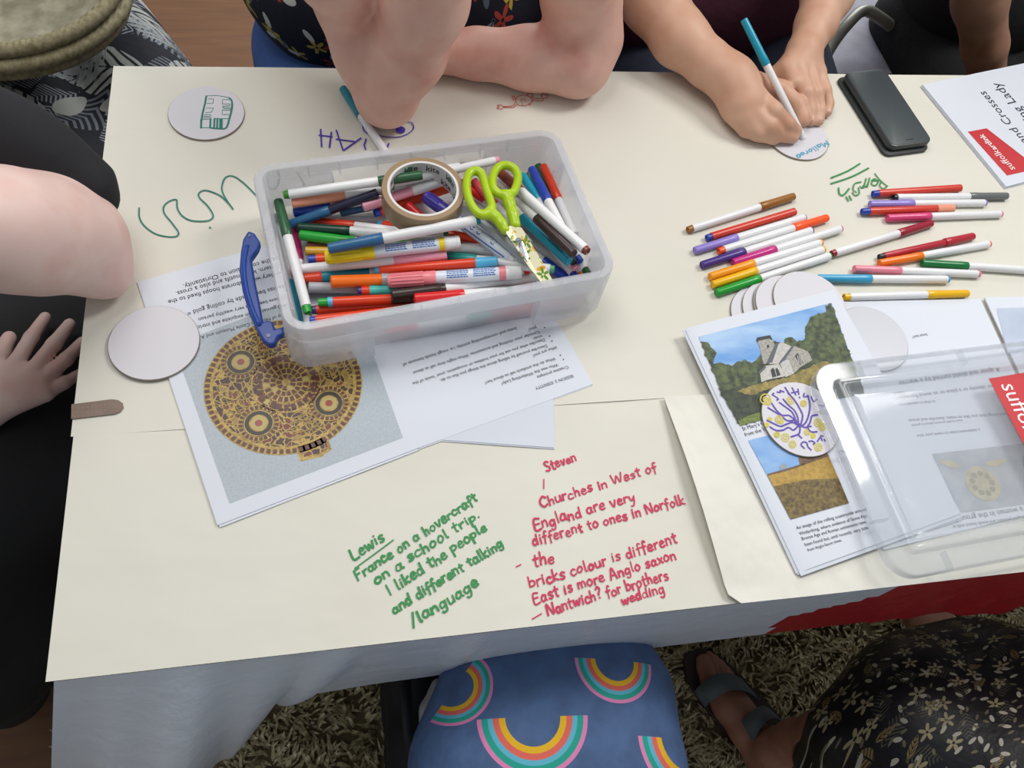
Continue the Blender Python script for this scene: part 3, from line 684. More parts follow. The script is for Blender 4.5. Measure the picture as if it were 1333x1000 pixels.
# ------------------------------------------------------------------ church booklet
zt = .0195
cTL, cTR, cBL = P(889, 428, zt-.002), P(1086, 377, zt), P(1038, 746, .0085); cBR = cTR+cBL-cTL; cpl = Plane(cTL, cTR, cBL)
ch = thing('church_booklet', 'white booklet with photos of a church and a field, resting on the fanned discs', 'booklet', mid([cTL, cTR, cBL]))
n = cpl.n
def pslab(mb, q, a, b, m=0):
    q = [np.array(p) for p in q]
    if np.cross(q[1]-q[0], q[2]-q[0])[2] < 0: q = q[::-1]
    mb.prism([p+n*a for p in q], n*(b-a), m)
cu = (cTR-cTL)/np.linalg.norm(cTR-cTL); cv = (cTL-cBL)/np.linalg.norm(cTL-cBL)
mb = MB()                                    # cover: rounded over at the fold on the left
NU = 10
def cov(u, v, off):
    p = cBL+(cBR-cBL)*u+(cTL-cBL)*v; d = u*.21
    return p+n*(off-.0030*math.exp(-d/.006))
for j in range(13):
    for i in range(15): mb.v.append(tuple(cov((i/14)**1.8, j/12, 0)))
mb.f = [(j*15+i, j*15+i+1, (j+1)*15+i+1, (j+1)*15+i) for j in range(12) for i in range(14)]; mb.m = [0]*len(mb.f)
bv = [tuple(np.array(p)-n*.0006) for p in mb.v]; mb.v += bv; mb.f += [tuple(i+195 for i in f[::-1]) for f in mb.f[:168]]; mb.m += [0]*168
E_ = [i for i in range(15)]+[j*15+14 for j in range(1, 13)]+[12*15+i for i in range(13, -1, -1)]+[j*15 for j in range(11, 0, -1)]
for i in range(len(E_)):
    a, b = E_[i], E_[(i+1) % len(E_)]; mb.f.append((b, a, a+195, b+195)); mb.m.append(0)
o = mb.build('front_cover', m_pg, ch); autosmooth(o, 50)
mb = MB(); pslab(mb, [cBL-cv*.004+cu*.003, cBR-cv*.004, cTR-cv*.002, cTL-cv*.002+cu*.003], -.0022, -.0010); pslab(mb, [cBL-cv*.002+cu*.001, cBR-cv*.006, cTR-cv*.002, cTL-cv*.002+cu*.001], -.0036, -.0026); mb.build('inner_pages', m_pg2, ch)
FC = (880, 370, 5.2625)
m_sky = mat('print_sky', '#6fa5dd', .5); t = NT(m_sky); t.color(t.ramp(t.noise(t.vmath('MULTIPLY', t.pos(), (9, 22, 1)), 1.5, 3), [(.35, lin('#5b96d6')), (.7, lin('#a9c8e8'))]))
m_tree = noisy('print_tree', '#2b3824', '#616e45', 150, .6, detail=4); m_tree2 = noisy('print_tree_dark', '#232b22', '#434d37', 130, .6); m_mead = noisy('print_meadow', '#75693a', '#a8944f', 170, .6, detail=4)
m_grs = noisy('print_grass', '#55692f', '#7d8a45', 330, .6); m_stone = noisy('print_stone', '#8f8c85', '#b4b0a6', 400, .6); m_roof = mat('print_roof', '#5b5f66', .6); m_lt = noisy('print_wall', '#b4b3ad', '#cac8c0', 300, .6); m_wd = mat('print_window', '#34363a', .6)
def jag(pts, amp, step=14):
    out = []
    for i in range(len(pts)):
        a, b = np.array(pts[i], float), np.array(pts[(i+1) % len(pts)], float); k = max(1, int(np.linalg.norm(b-a)/step))
        for j in range(k): out.append(tuple(a+(b-a)*j/k+(rng.normal(0, amp*.5, 2) if j else 0)))
    return out
cp = MB(); quad0 = [(155, 360), (440, 970), (1290, 745), (1065, 127)]
patch(cp, quad0, cpl, .0004, FC, 0)
L = .00055
patch(cp, jag([(168, 392), (200, 396), (235, 430), (262, 450), (270, 490), (255, 545), (300, 535), (340, 552), (385, 560), (430, 528), (475, 516), (520, 540), (560, 505), (580, 480), (600, 520), (640, 640), (520, 720), (310, 740)], 9), cpl, L, FC, 1)
patch(cp, jag([(740, 398), (760, 366), (795, 362), (830, 395), (885, 370), (885, 290), (915, 232), (975, 195), (1028, 190), (1018, 148), (1066, 130), (1262, 665), (900, 660), (820, 560), (780, 470)], 9), cpl, L, FC, 1)
patch(cp, [(670, 385), (690, 395), (735, 400), (760, 430), (640, 500)], cpl, L, FC, 2)
patch(cp, jag([(305, 740), (420, 700), (600, 690), (900, 620), (1262, 640), (1290, 745), (440, 970)], 6), cpl, L+.0001, FC, 2)
patch(cp, jag([(420, 735), (500, 700), (640, 665), (760, 640), (900, 575), (1000, 530), (1080, 540), (1120, 600), (900, 690), (640, 715), (520, 760)], 6), cpl, L+.00015, FC, 3)
patch(cp, [(425, 935), (500, 900), (600, 870), (760, 860), (760, 885), (440, 970)], cpl, L+.00015, FC, 4)
patch(cp, [(555, 560), (640, 520), (800, 540), (960, 540), (930, 640), (560, 720)], cpl, L+.00003, FC, 2)
# church: tower, nave, porch, roofs, windows
M_ = L+.0003
patch(cp, [(553, 378), (560, 366), (640, 352), (655, 372), (668, 395), (680, 430), (640, 545), (598, 545), (570, 420)], cpl, M_, FC, 5)
patch(cp, [(549, 385), (556, 365), (645, 349), (662, 380), (655, 384), (640, 372), (566, 388), (560, 400)], cpl, M_+.0001, FC, 6)
patch(cp, [(640, 548), (690, 420), (720, 396), (800, 430), (770, 480), (700, 545)], cpl, M_+.0001, FC, 7)
patch(cp, [(615, 548), (680, 408), (705, 402), (660, 535)], cpl, M_+.0002, FC, 8)
patch(cp, [(715, 528), (800, 418), (905, 462), (935, 520), (850, 570), (805, 615), (770, 510)], cpl, M_+.0002, FC, 5)
patch(cp, [(710, 532), (798, 415), (812, 422), (745, 520)], cpl, M_+.0003, FC, 8)
patch(cp, [(712, 542), (770, 512), (808, 612), (750, 638)], cpl, M_+.0003, FC, 7)
patch(cp, [(575, 610), (612, 560), (705, 545), (755, 630), (640, 652), (585, 672)], cpl, M_+.00025, FC, 7)
patch(cp, [(562, 605), (612, 560), (618, 572), (572, 618)], cpl, M_+.0003, FC, 8)
for w in ([(815, 490), (832, 470), (850, 495), (872, 540), (848, 552)], [(648, 590), (662, 572), (676, 585), (688, 632), (660, 640)], [(680, 582), (692, 572), (704, 590), (716, 622), (692, 632)], [(622, 420), (632, 410), (640, 430), (628, 440)]): patch(cp, w, cpl, M_+.0004, FC, 9)
for k in range(3):
    for (x, y) in ((828+k*11, 485+k*4),): patch(cp, [(x, y), (x+4, y), (x+18, y+58), (x+14, y+60)], cpl, M_+.0005, FC, 7)
cp.build('church_picture', [m_sky, m_tree, m_tree2, m_mead, m_grs, m_stone, m_wd, m_lt, m_roof, m_wd], ch)
FD = (970, 560, 5.2625); fp2 = MB(); m_fld = noisy('print_stubble', '#54452a', '#8a7442', 260, .6, detail=4); m_fld2 = noisy('print_gold_field', '#a07f35', '#bd9a48', 200, .6)
patch(fp2, [(22, 70), (312, 612), (712, 500), (470, -40)], cpl, .0004, FD, 0)
patch(fp2, [(150, 305), (312, 612), (712, 500), (572, 175), (400, 240), (290, 280)], cpl, L, FD, 2)
patch(fp2, [(195, 385), (312, 612), (712, 500), (640, 330), (420, 340)], cpl, L+.0001, FD, 1)
patch(fp2, [(365, 195), (380, 170), (470, 130), (530, 120), (575, 178), (480, 210), (400, 240), (375, 235)], cpl, L+.0001, FD, 3)
patch(fp2, [(232, 250), (255, 228), (280, 235), (290, 262), (270, 285), (245, 280)], cpl, L+.0001, FD, 4)
patch(fp2, [(155, 300), (290, 262), (400, 228), (402, 240), (290, 278), (155, 312)], cpl, L+.0001, FD, 3)
fp2.build('field_picture', [m_sky, m_fld, m_fld2, noisy('print_hedge', '#5d4434', '#7d5f45', 200, .6), noisy('print_bare_tree', '#8a93a0', '#9aa2ac', 200, .6)], ch)
mb = MB()
for s, a, b in (("St Mary\u2019s Church, Winfarthing, dates", (967.5, 560.5), (1055, 535)), ('from the 13th century', (970.5, 568), (1024, 553)), ('An image of the rolling countryside around', (1037.5, 689.5), (1128, 664.5)), ('Winfarthing, where evidence of Stone Age,', (1041.5, 697), (1130, 672.5)),
                ('Bronze Age and Roman settlements have', (1044.5, 703.5), (1128, 681)), ('been found but, until recently, very little', (1048.5, 711), (1131, 688.5)), ('from Anglo-Saxon times.', (1052, 718), (1096.5, 704.5))): printed(mb, s, a, b, cpl, .0004, 1.05)
mb.build('caption_text', i_blk, ch)
# blank disc on the open page, flower disc on the booklet
disc_at(1135, 440, za+.0036, 'blank white disc on the open page beside the yellow marker', m=m_disc2, group=GD)
fc = cpl.at(1043, 545, .0034)
prof = [(.0456, 0), (.046, .0004), (.046, .0022), (.0454, .0028)]
mb = MB(); mb.lathe(prof, (0, 0, 0), seg=72); R3 = Matrix.Rotation(0, 3, 'X')
zq = Vector((0, 0, 1)).rotation_difference(Vector(n)).to_matrix(); vv = [np.array(zq@Vector(p))+fc-n*.0028 for p in mb.v]
fd = obj('round_disc', vv, mb.f, [m_disc, m_edge], None, fm=[0 if f is mb.f[-1] else 1 for f in mb.f]); autosmooth(fd, 35)
tag(fd, 'white disc with a purple plant and yellow flower drawing', 'disc', GD); WLOC[fd] = np.array(fd.location)
fpl = Plane(fc, fc+cu*.1, fc+cv*.1); FG = (980, 490, 9.09)
i_yel = INK('yellow', '#cfbf4e'); i_pu2 = INK('violet', '#5b45a8')
fs = []
for (x, y, r) in ((180, 300, 38), (150, 270, 60), (200, 510, 22), (310, 510, 42), (165, 575, 22), (285, 690, 30), (385, 725, 45), (470, 805, 40), (645, 660, 34), (715, 705, 25), (775, 840, 42), (445, 285, 44), (600, 320, 34), (770, 550, 42), (340, 540, 18), (820, 600, 40)):
    fs.append([(x+r*math.cos(a), y+r*math.sin(a)) for a in np.linspace(0, 6.4, 12)]); fs.append([(x+r*.45*math.cos(a), y+r*.45*math.sin(a)) for a in np.linspace(0, 6.4, 9)])
ink('yellow_flowers', fs, .0014, fpl, i_yel, fd, off=.0003, frame=FG, sm=3)
ink('purple_plant', [[(385, 135), (430, 205), (500, 290), (560, 390), (590, 470), (570, 560)], [(650, 225), (675, 330), (665, 440), (630, 540), (590, 580)], [(765, 455), (700, 470), (680, 540), (650, 590)], [(360, 270), (420, 340), (490, 400), (530, 480), (540, 560)], [(315, 310), (400, 370), (470, 430), (510, 520)],
    [(225, 320), (280, 400), (350, 460), (420, 460), (470, 490), (510, 530)], [(180, 370), (260, 420), (340, 470), (400, 520), (470, 525)], [(170, 520), (250, 560), (330, 590), (400, 565), (470, 545), (530, 575)], [(205, 600), (280, 640), (360, 635), (420, 605), (480, 635), (525, 600), (560, 570)],
    [(560, 570), (555, 660), (530, 690), (455, 715)], [(530, 685), (578, 730)], [(640, 600), (690, 655), (760, 655)], [(500, 520), (600, 600), (690, 590)], [(480, 510), (560, 600)]], .0019, fpl, i_pu2, fd, off=.0004, frame=FG)
ink('purple_letters', [[(250, 200), (230, 215), (270, 240), (305, 270), (285, 280)], [(290, 185), (330, 190), (320, 165), (370, 185)], [(380, 130), (430, 210), (415, 200)], [(465, 135), (510, 220)], [(460, 195), (530, 180)], [(535, 150), (545, 215)], [(552, 245), (556, 255)], [(610, 200), (600, 240), (660, 235)],
    [(690, 240), (720, 300), (760, 270)], [(780, 340), (830, 350), (870, 310), (850, 280)], [(610, 850), (570, 810), (600, 775), (640, 790), (650, 830), (690, 870)], [(665, 770), (700, 765), (735, 785), (715, 805)], [(765, 770), (800, 720), (820, 760)], [(800, 705), (830, 705)], [(845, 745), (855, 765)]], .0016, fpl, i_pu2, fd, off=.0004, frame=FG, sm=3)
# ------------------------------------------------------------------ stapled leaflet with the red logo
lz = .0052; sl = Flat(lz)
lTL, lBL = P(1201, 110, lz), P(1310, 243, lz); e1 = (lTL-lBL)/np.linalg.norm(lTL-lBL); e2 = np.array([e1[1], -e1[0], 0]); W_ = .21
lf = thing('stapled_leaflet', 'white stapled leaflet with a red logo and upside-down title beside the phone', 'leaflet', mid([lTL, lBL])+e2*.1)
mb = MB(); slab(mb, [lBL, lBL+e2*W_, lTL+e2*W_, lTL], -.0007, 0); mb.build('front_page', m_pg, lf)
mb = MB()
for k in range(3): slab(mb, [lBL-e2*.0007*(k+1)-e1*.0006*k, lBL+e2*W_, lTL+e2*W_, lTL-e2*.0007*(k+1)], -.0007-.0010*(k+1), -.0007-.0010*k-.0002)
mb.build('inner_pages', m_pg2, lf)
m_logo = mat('logo_red', '#c5262d', .5); m_wht = mat('logo_white', '#f2eef0', .5)
mb = MB(); patch(mb, [(1260, 171.5), (1284.5, 167), (1340, 210), (1340, 222), (1311, 228.5)], sl, .0003); lg = mb.build('red_logo', m_logo, lf)
mb = MB(); printed(mb, 'suffolk', (1322, 219.5), (1298.5, 194.5), sl, .0005, 1.15); printed(mb, 'artlink', (1298, 194), (1279, 174), sl, .0005, 1.1, .02); mb.build('logo_lettering', m_wht, lg)
mb = MB(); printed(mb, 'Hoops and Crosses', (1374, 226), (1282.5, 118.5), sl, .0003, 1.0); printed(mb, 'The Winfarthing Lady', (1420, 242), (1300, 107), sl, .0003, 1.0); mb.build('title_text', i_blk, lf)
# ------------------------------------------------------------------ phone in a flip case
def rrect(w, h, r, n=6):
    out = []
    for cx, cy, a0 in ((w/2-r, h/2-r, 0), (-w/2+r, h/2-r, 90), (-w/2+r, -h/2+r, 180), (w/2-r, -h/2+r, 270)):
        for k in range(n+1):
            a = math.radians(a0+90*k/n); out.append((cx+r*math.cos(a), cy+r*math.sin(a)))
    return out
def rbox(mb, c, ax, w, h, r, z0, z1, bev=.001, m=0):
    """rounded box: c centre, ax = unit x direction in plan"""
    ax = np.array(ax); ay = np.array([-ax[1], ax[0], 0]); L = []
    for z, g in ((z0, bev), (z0+bev, 0), (z1-bev, 0), (z1-bev*.3, bev*.3), (z1, bev)):
        L.append([np.array(c)+ax*x+ay*y+np.array([0, 0, z]) for x, y in rrect(w-2*g, h-2*g, r-g*.5)])
    k = len(L[0]); b = len(mb.v)
    for l in L: mb.v += [tuple(p) for p in l]
    for i in range(4):
        for j in range(k):
            q = (j+1) % k; mb.f.append((b+i*k+j, b+i*k+q, b+(i+1)*k+q, b+(i+1)*k+j)); mb.m.append(m)
    mb.f.append(tuple(b+j for j in range(k))[::-1]); mb.f.append(tuple(b+4*k+j for j in range(k))); mb.m += [m, m]
pz = ZB+.0006
pc = (P(1095.6, 95, pz+.014)+P(1152.8, 90.4, pz+.014)+P(1211.3, 181.4, pz+.014)+P(1160.6, 193, pz+.014))/4; pc[2] = TZ+pz
pa = P(1211.3, 181.4, 0)-P(1152.8, 90.4, 0); pa2 = P(1160.6, 193, 0)-P(1095.6, 95, 0); pa = pa/np.linalg.norm(pa)+pa2/np.linalg.norm(pa2); pa /= np.linalg.norm(pa); py_ = np.array([-pa[1], pa[0], 0])
ph = thing('phone', 'black phone in a dark flip case beside the stapled leaflet', 'phone', pc)
m_case = mat('phone_case', '#25292b', .5); m_scr = mat('phone_screen', '#3c4446', .38); m_bod = mat('phone_body', '#2b3032', .35)
mb = MB(); rbox(mb, pc-py_*.003+pa*.002, pa, .157, .077, .011, 0, .0042); mb.build('flip_case', m_case, ph, auto=40)
mb = MB(); rbox(mb, pc+py_*.001, pa, .150, .0715, .011, .0047, .0145, .0018); bd = mb.build('phone_body', m_bod, ph, auto=40)
mb = MB(); rbox(mb, pc+py_*.001, pa, .1455, .067, .009, .0146, .0150, .0002); mb.build('screen', m_scr, ph, auto=40)
mb = MB(); mb.tube([pc+py_*.001+pa*.066-py_*.006+np.array([0, 0, .0151]), pc+py_*.001+pa*.066+py_*.006+np.array([0, 0, .0151])], .0006, 6); mb.build('speaker_slot', m_case, ph)
# ------------------------------------------------------------------ felt-tip markers
PC = dict(w='#e9e9ea', bk='#26262b', rd='#d81f22', rr='#d3202c', gn='#3f8a2a', gr='#1f9e33', dg='#2f5d3c', gd='#137337', dk='#123b2c', tl='#2aa198', te='#117f93', tq='#45b8ae', mt='#5cab84', cy='#3da2cc', lc='#58b3dc', cb='#1a97b3', bl='#2343a8', bu='#1e49c0',
    sb='#2f6590', na='#22243f', vi='#3c2f7c', pu='#3b2f8f', pp='#4a3185', li='#9483cf', mg='#b02468', mgd='#c42a83', pk='#eca0b4', pk2='#f08a92', rp='#d9467c', lp='#e58798', sa='#f09f80', pc='#e0535c', or_='#dd3f1d', or2='#d2402f', og='#f47a14', oc='#f2711c', oy='#f6a01c', yl='#f2d516', yd='#eeb70e', ye='#c79a2a', br='#7d3a28',
    bw='#9a6422', db='#3a2a27', gy='#b9bcc0', sv='#a7abb0', gy2='#6b706f', ol='#5e8a2a', ma='#9c1f36', ma2='#b52634', lb='#dfe6f0', lo='#ff5a1e')
PC['or'] = PC.pop('or_')
def pmat(c):
    if c == 'w': return mat('marker_white', PC['w'], .3)
    return mat('marker_'+c, PC[c], .28)
m_blue = mat('label_blue', '#4a74b8', .4)
def marker(label, A, B, spec, r, group='felt-tip markers on the table', name='felt_tip_marker', text=None, step=False, bare=False):
    A, B = np.array(A, float), np.array(B, float); L = float(np.linalg.norm(B-A)); c = (A+B)/2; x = (B-A)/L
    z = np.array([0, 0, 1.])-x*x[2]; z /= np.linalg.norm(z); y = np.cross(z, x)
    root = thing(name, label, 'marker', c, group)
    root.matrix_world = Matrix(((x[0], y[0], z[0], c[0]), (x[1], y[1], z[1], c[1]), (x[2], y[2], z[2], c[2]), (0, 0, 0, 1)))
    segs = []; p = 0.0
    for s in spec.split():
        k, e = s.split(':'); segs.append((k, p, float(e))); p = float(e)
    big = max(range(len(segs)), key=lambda i: (segs[i][2]-segs[i][1])*(1.35 if segs[i][0] in ('w', 'lb') else 1))
    for i, (k, a, e) in enumerate(segs):
        xa, xb = (a-.5)*L, (e-.5)*L; ln = xb-xa; mb = MB(); first, last = i == 0, i == len(segs)-1; sg = 20
        if i == big:
            nm = 'barrel'; prof = [(r*.97, xa), (r, xa+.001), (r, xb-.001), (r*.97, xb)]
            if first: prof = [(r*.6, xa), (r*.9, xa+.0006)]+prof[1:]
            if last: prof = prof[:-1]+[(r*.9, xb-.0006), (r*.6, xb)]
        elif ln < .10*L:
            nm = 'end_plug' if (first or last) else 'colour_band'
            if first: prof = [(r*.45, xa+.0012), (r*.55, xa), (r*.82, xa+.0004), (r*.88, xb)]
            elif last: prof = [(r*.88, xa), (r*.82, xb-.0004), (r*.55, xb), (r*.45, xb-.0012)]
            else: prof = [(r*1.01, xa), (r*1.012, xa+.0003), (r*1.012, xb-.0003), (r*1.01, xb)]
        else:
            nm = 'cap'; R = r*(1.22 if step else 1.09); s = .012 if ln > .03 else .005
            if first: prof = [(R*.5, xa+.0008), (R*.62, xa), (R*.84, xa+.0005), (R*.90, xa+.002), (R*.97, xb-s), (R, xb-s*.9), (R, xb-.0006), (R*.95, xb)]
            elif last: prof = [(R*.95, xa), (R, xa+.0006), (R, xa+s*.9), (R*.97, xa+s), (R*.90, xb-.002), (R*.84, xb-.0005), (R*.62, xb), (R*.5, xb-.0008)]
            else: prof = [(R, xa), (R, xb)]
        if bare and last and i == big: prof = prof[:-3]+[(r, xb-.014), (r*.8, xb-.012), (r*.55, xb-.006), (r*.4, xb-.005)]
        mb.lathe(prof, (0, 0, 0), (1, 0, 0), sg)
        if nm == 'cap' and r > .0065:        # ribbed cap of the thick markers
            for q in range(14):
                an = 2*PI*q/14; d = np.array([0, math.cos(an), math.sin(an)]); lo, hi = (xa+.004, xb-.014) if first else (xa+.014, xb-.004)
                mb.tube([d*r*1.0+np.array([lo, 0, 0]), d*r*1.05+np.array([hi, 0, 0])], .0008, 5)
        o = mb.build(nm, pmat(k), root, local=True); autosmooth(o, 38); WLOC[o] = np.zeros(3)
        if k == 'lb':                        # small blue print on the barrel
            pm = MB(); rr = r*1.006
            def onb(px, ang): return (px, -rr*math.sin(ang), rr*math.cos(ang))
            def bar(p0, p1, a0, a1):
                n = 4; v = [onb(p, a0+(a1-a0)*j/n) for j in range(n+1) for p in (p0, p1)]
                pm.add(v, [(2*j, 2*j+1, 2*j+3, 2*j+2) for j in range(n)])
            if text is None:
                for q in range(2):
                    x0 = xa+ln*(.17+.42*q); x1 = x0+ln*(.36 if q else .34)
                    for row in range(5):
                        xx = x0
                        while xx < x1-.002:
                            w = rng.uniform(.0016, .0042); bar(xx, min(xx+w, x1), .62-row*.30, .62-row*.30+.19); xx += w+.0005
            else:
                v, f = text_mesh(text, .012); hh = .0098; v = v/v[:, 1].max()*hh; v[:, 0] *= ln*.42/(v[:, 0].max())
                pm.add([onb(xa+ln*.34+p[0], .62-p[1]/rr) for p in v], f)
                bar(xa+ln*.05, xa+ln*.26, -.6, -.25); bar(xa+ln*.05, xa+ln*.95, 1.0, 1.25)
            pm.build('printed_label', m_blue, o, local=True)
    return root
def onT(x0, y0, x1, y1, r, base=.0030): return P(x0, y0, base+r), P(x1, y1, base+r)
TABLE = [
 (894.9, 299.3, 1033.5, 255.6, 'bw:.04 w:.665 bw:1', 'brown marker with a white barrel, furthest from the camera in the left row', {}),
 (919.6, 310, 1035, 275.4, 'bl:.05 or2:1', 'red pen with a blue end in the left row beside the brown marker', {}),
 (904, 326.5, 1048.3, 282.8, 'li:.37 w:.985 li:1', 'lilac-capped white marker in the left row, between the red pen and the orange-red cap', {}),
 (935.3, 327.4, 1077, 283.5, 'lo:.045 w:.675 lo:1', 'white marker with an orange-red cap pointing right in the left row', {}),
 (913, 345.5, 1057.4, 299.8, 'pp:.375 w:.985 pp:1', 'dark purple-capped white marker in the left row', {}),
 (953.4, 342.2, 1095.3, 297.7, 'mgd:.38 w:.985 mgd:1', 'magenta-capped white marker in the left row', {}),
 (923.7, 360.4, 1069.8, 315.8, 'oy:.38 w:.98 oy:1', 'amber-capped white marker in the left row', {}),
 (927, 371, 1073, 324.5, 'yd:.38 w:.98 yd:1', 'yellow-capped white marker in the left row, next to the green one', {}),
 (932, 381.5, 1081, 333, 'gr:.37 w:.985 gr:1', 'green-capped white marker nearest the fanned discs', {}),
 (1082, 330.7, 1212.7, 290.7, 'ma:.035 w:.655 ma:1', 'maroon-capped white marker lying between the two rows', {}),
 (1135.8, 252.4, 1250.6, 244.8, 'bl:.06 or2:1', 'red pen with a blue end, furthest back in the right row', {}),
 (1162.5, 257.5, 1311, 255.3, 'bk:.03 w:.66 gy2:1', 'grey-capped white marker at the back of the right row', {}),
 (1131.7, 266, 1283.4, 264.3, 'li:.37 w:.98 li:1', 'lilac-capped white marker in the right row above the red pen', {}),
 (1121.5, 275.5, 1241.4, 271.2, 'bl:.08 or2:.81 sa:1', 'red pen with a blue end and a salmon cap in the right row', {}),
 (1154.3, 284, 1303.9, 278.6, 'rp:.37 w:.98 lp:1', 'rose pink-capped white marker in the right row', {}),
 (1144, 334.8, 1267, 307.5, 'bk:.05 ma2:.685 ma2:1', 'all-red pen with a thicker clip cap and a black end', dict(step=True)),
 (1144, 343, 1288.5, 317.6, 'og:.376 w:.98 og:1', 'bright orange-capped white marker under the red clip pen', {}),
 (1199.4, 342.5, 1352, 353, 'gd:.385 w:.98 gd:1', 'dark green-capped white marker running off the right edge', {}),
 (1111.2, 350.2, 1275.2, 357, 'lp:.365 w:.975 lp:1', 'pale pink-capped white marker above the light blue one', {}),
 (1064, 362.5, 1235, 364, 'cy:.40 w:.98 cy:1', 'light blue-capped white marker with its cap behind the top disc', {}),
 (1098, 387, 1259.8, 382.3, 'yd:.045 w:.66 yd:1', 'yellow-capped white marker alone beside the open booklet', {}),
]
for x0, y0, x1, y1, sp, lb, kw in TABLE:
    r = .0052 if not kw else .0046
    marker(lb, *onT(x0, y0, x1, y1, r, .0018), sp, r, **kw)
marker('teal-capped white marker on the paper under a bare elbow', *onT(446, 115, 505, 203, .0056, .0018), 'te:.42 w:1', .0054)
# ------------------------------------------------------------------ clear pen box
c4 = np.array([(-.0965, .675), (.253, .724), (.292, .513), (-.065, .449)]); bcn = c4.mean(0)
bx = (c4[1]-c4[0])+(c4[2]-c4[3]); bx /= np.linalg.norm(bx); by = np.array([-bx[1], bx[0]])
BW = .5*(np.linalg.norm(c4[1]-c4[0])+np.linalg.norm(c4[2]-c4[3])); BD = .5*(abs((c4[0]-c4[3])@by)+abs((c4[1]-c4[2])@by)); BZ = TZ+.0036
def clear(name, col, a, rough, edge=.45):
    """moulded clear plastic: mostly see-through, a little milky, with surface reflections"""
    m = bpy.data.materials.new(name); m.use_nodes = True; t = m.node_tree; t.nodes.clear(); N = t.nodes.new; K = t.links.new
    out = N('ShaderNodeOutputMaterial'); mx = N('ShaderNodeMixShader'); m2 = N('ShaderNodeMixShader'); m3 = N('ShaderNodeMixShader')
    tr = N('ShaderNodeBsdfTransparent'); df = N('ShaderNodeBsdfDiffuse'); tl = N('ShaderNodeBsdfTranslucent'); gl = N('ShaderNodeBsdfGlossy')
    tr.inputs[0].default_value = (.975, .98, .985, 1); df.inputs[0].default_value = lin(col); tl.inputs[0].default_value = lin(col); gl.inputs['Roughness'].default_value = rough
    m3.inputs[0].default_value = .4; K(df.outputs[0], m3.inputs[1]); K(tl.outputs[0], m3.inputs[2])
    lw = N('ShaderNodeLayerWeight'); lw.inputs['Blend'].default_value = .32
    ma = N('ShaderNodeMath'); ma.operation = 'MULTIPLY_ADD'; ma.inputs[1].default_value = edge; ma.inputs[2].default_value = a; ma.use_clamp = True
    K(lw.outputs['Facing'], ma.inputs[0]); K(ma.outputs[0], mx.inputs[0]); K(tr.outputs[0], mx.inputs[1]); K(m3.outputs[0], mx.inputs[2])
    pw = N('ShaderNodeMath'); pw.operation = 'POWER'; pw.inputs[1].default_value = 4.0; l2 = N('ShaderNodeLayerWeight'); l2.inputs['Blend'].default_value = .5; K(l2.outputs['Facing'], pw.inputs[0])
    fr = N('ShaderNodeMath'); fr.operation = 'MULTIPLY_ADD'; fr.inputs[1].default_value = .6; fr.inputs[2].default_value = .032; K(pw.outputs[0], fr.inputs[0])
    K(fr.outputs[0], m2.inputs[0]); K(mx.outputs[0], m2.inputs[1]); K(gl.outputs[0], m2.inputs[2]); K(m2.outputs[0], out.inputs[0])
    return m
m_box = clear('clear_box_plastic', '#f4f5fa', .20, .18); m_lid = clear('clear_lid_plastic', '#e6e9ee', .10, .07, .38)
def loops(mb, c, ax, ay, W, D, prof, r0, n=6, cap0=True, cap1=True, zf=None, m=0):
    """skin of rounded-rectangle loops; prof = (inset, z)"""
    b = len(mb.v); k = 4*(n+1)
    for g, z in prof:
        for x, y in rrect(W-2*g, D-2*g, max(.004, r0-g), n):
            p = c[:2]+ax*x+ay*y; mb.v.append((p[0], p[1], z+(zf(x, y) if zf else 0)))
    for i in range(len(prof)-1):
        for j in range(k):
            q = (j+1) % k; mb.f.append((b+i*k+j, b+i*k+q, b+(i+1)*k+q, b+(i+1)*k+j)); mb.m.append(m)
    if cap0: mb.f.append(tuple(b+j for j in range(k))[::-1]); mb.m.append(m)
    if cap1: mb.f.append(tuple(b+(len(prof)-1)*k+j for j in range(k))); mb.m.append(m)
box = thing('storage_box', 'clear plastic storage box full of felt-tip markers in the middle of the table', 'box', (bcn[0], bcn[1], BZ))
H = TZ+.0865; mb = MB()
loops(mb, bcn, bx, by, BW, BD, [(.0185, BZ+.0022), (.0178, BZ+.004), (.0105, H-.003), (.0095, H), (.0012, H), (0, H-.0012), (-.0004, H-.023), (.0012, H-.023), (.0016, H-.0022), (.0088, H-.0022), (.0092, H-.004), (.0165, BZ+.002), (.0180, BZ)], .024)
mb.f = [f[::-1] for f in mb.f]
mb.build('box_body', m_box, box, auto=35)
def bpt(x, y, z): p = bcn+bx*x+by*y; return (p[0], p[1], z)
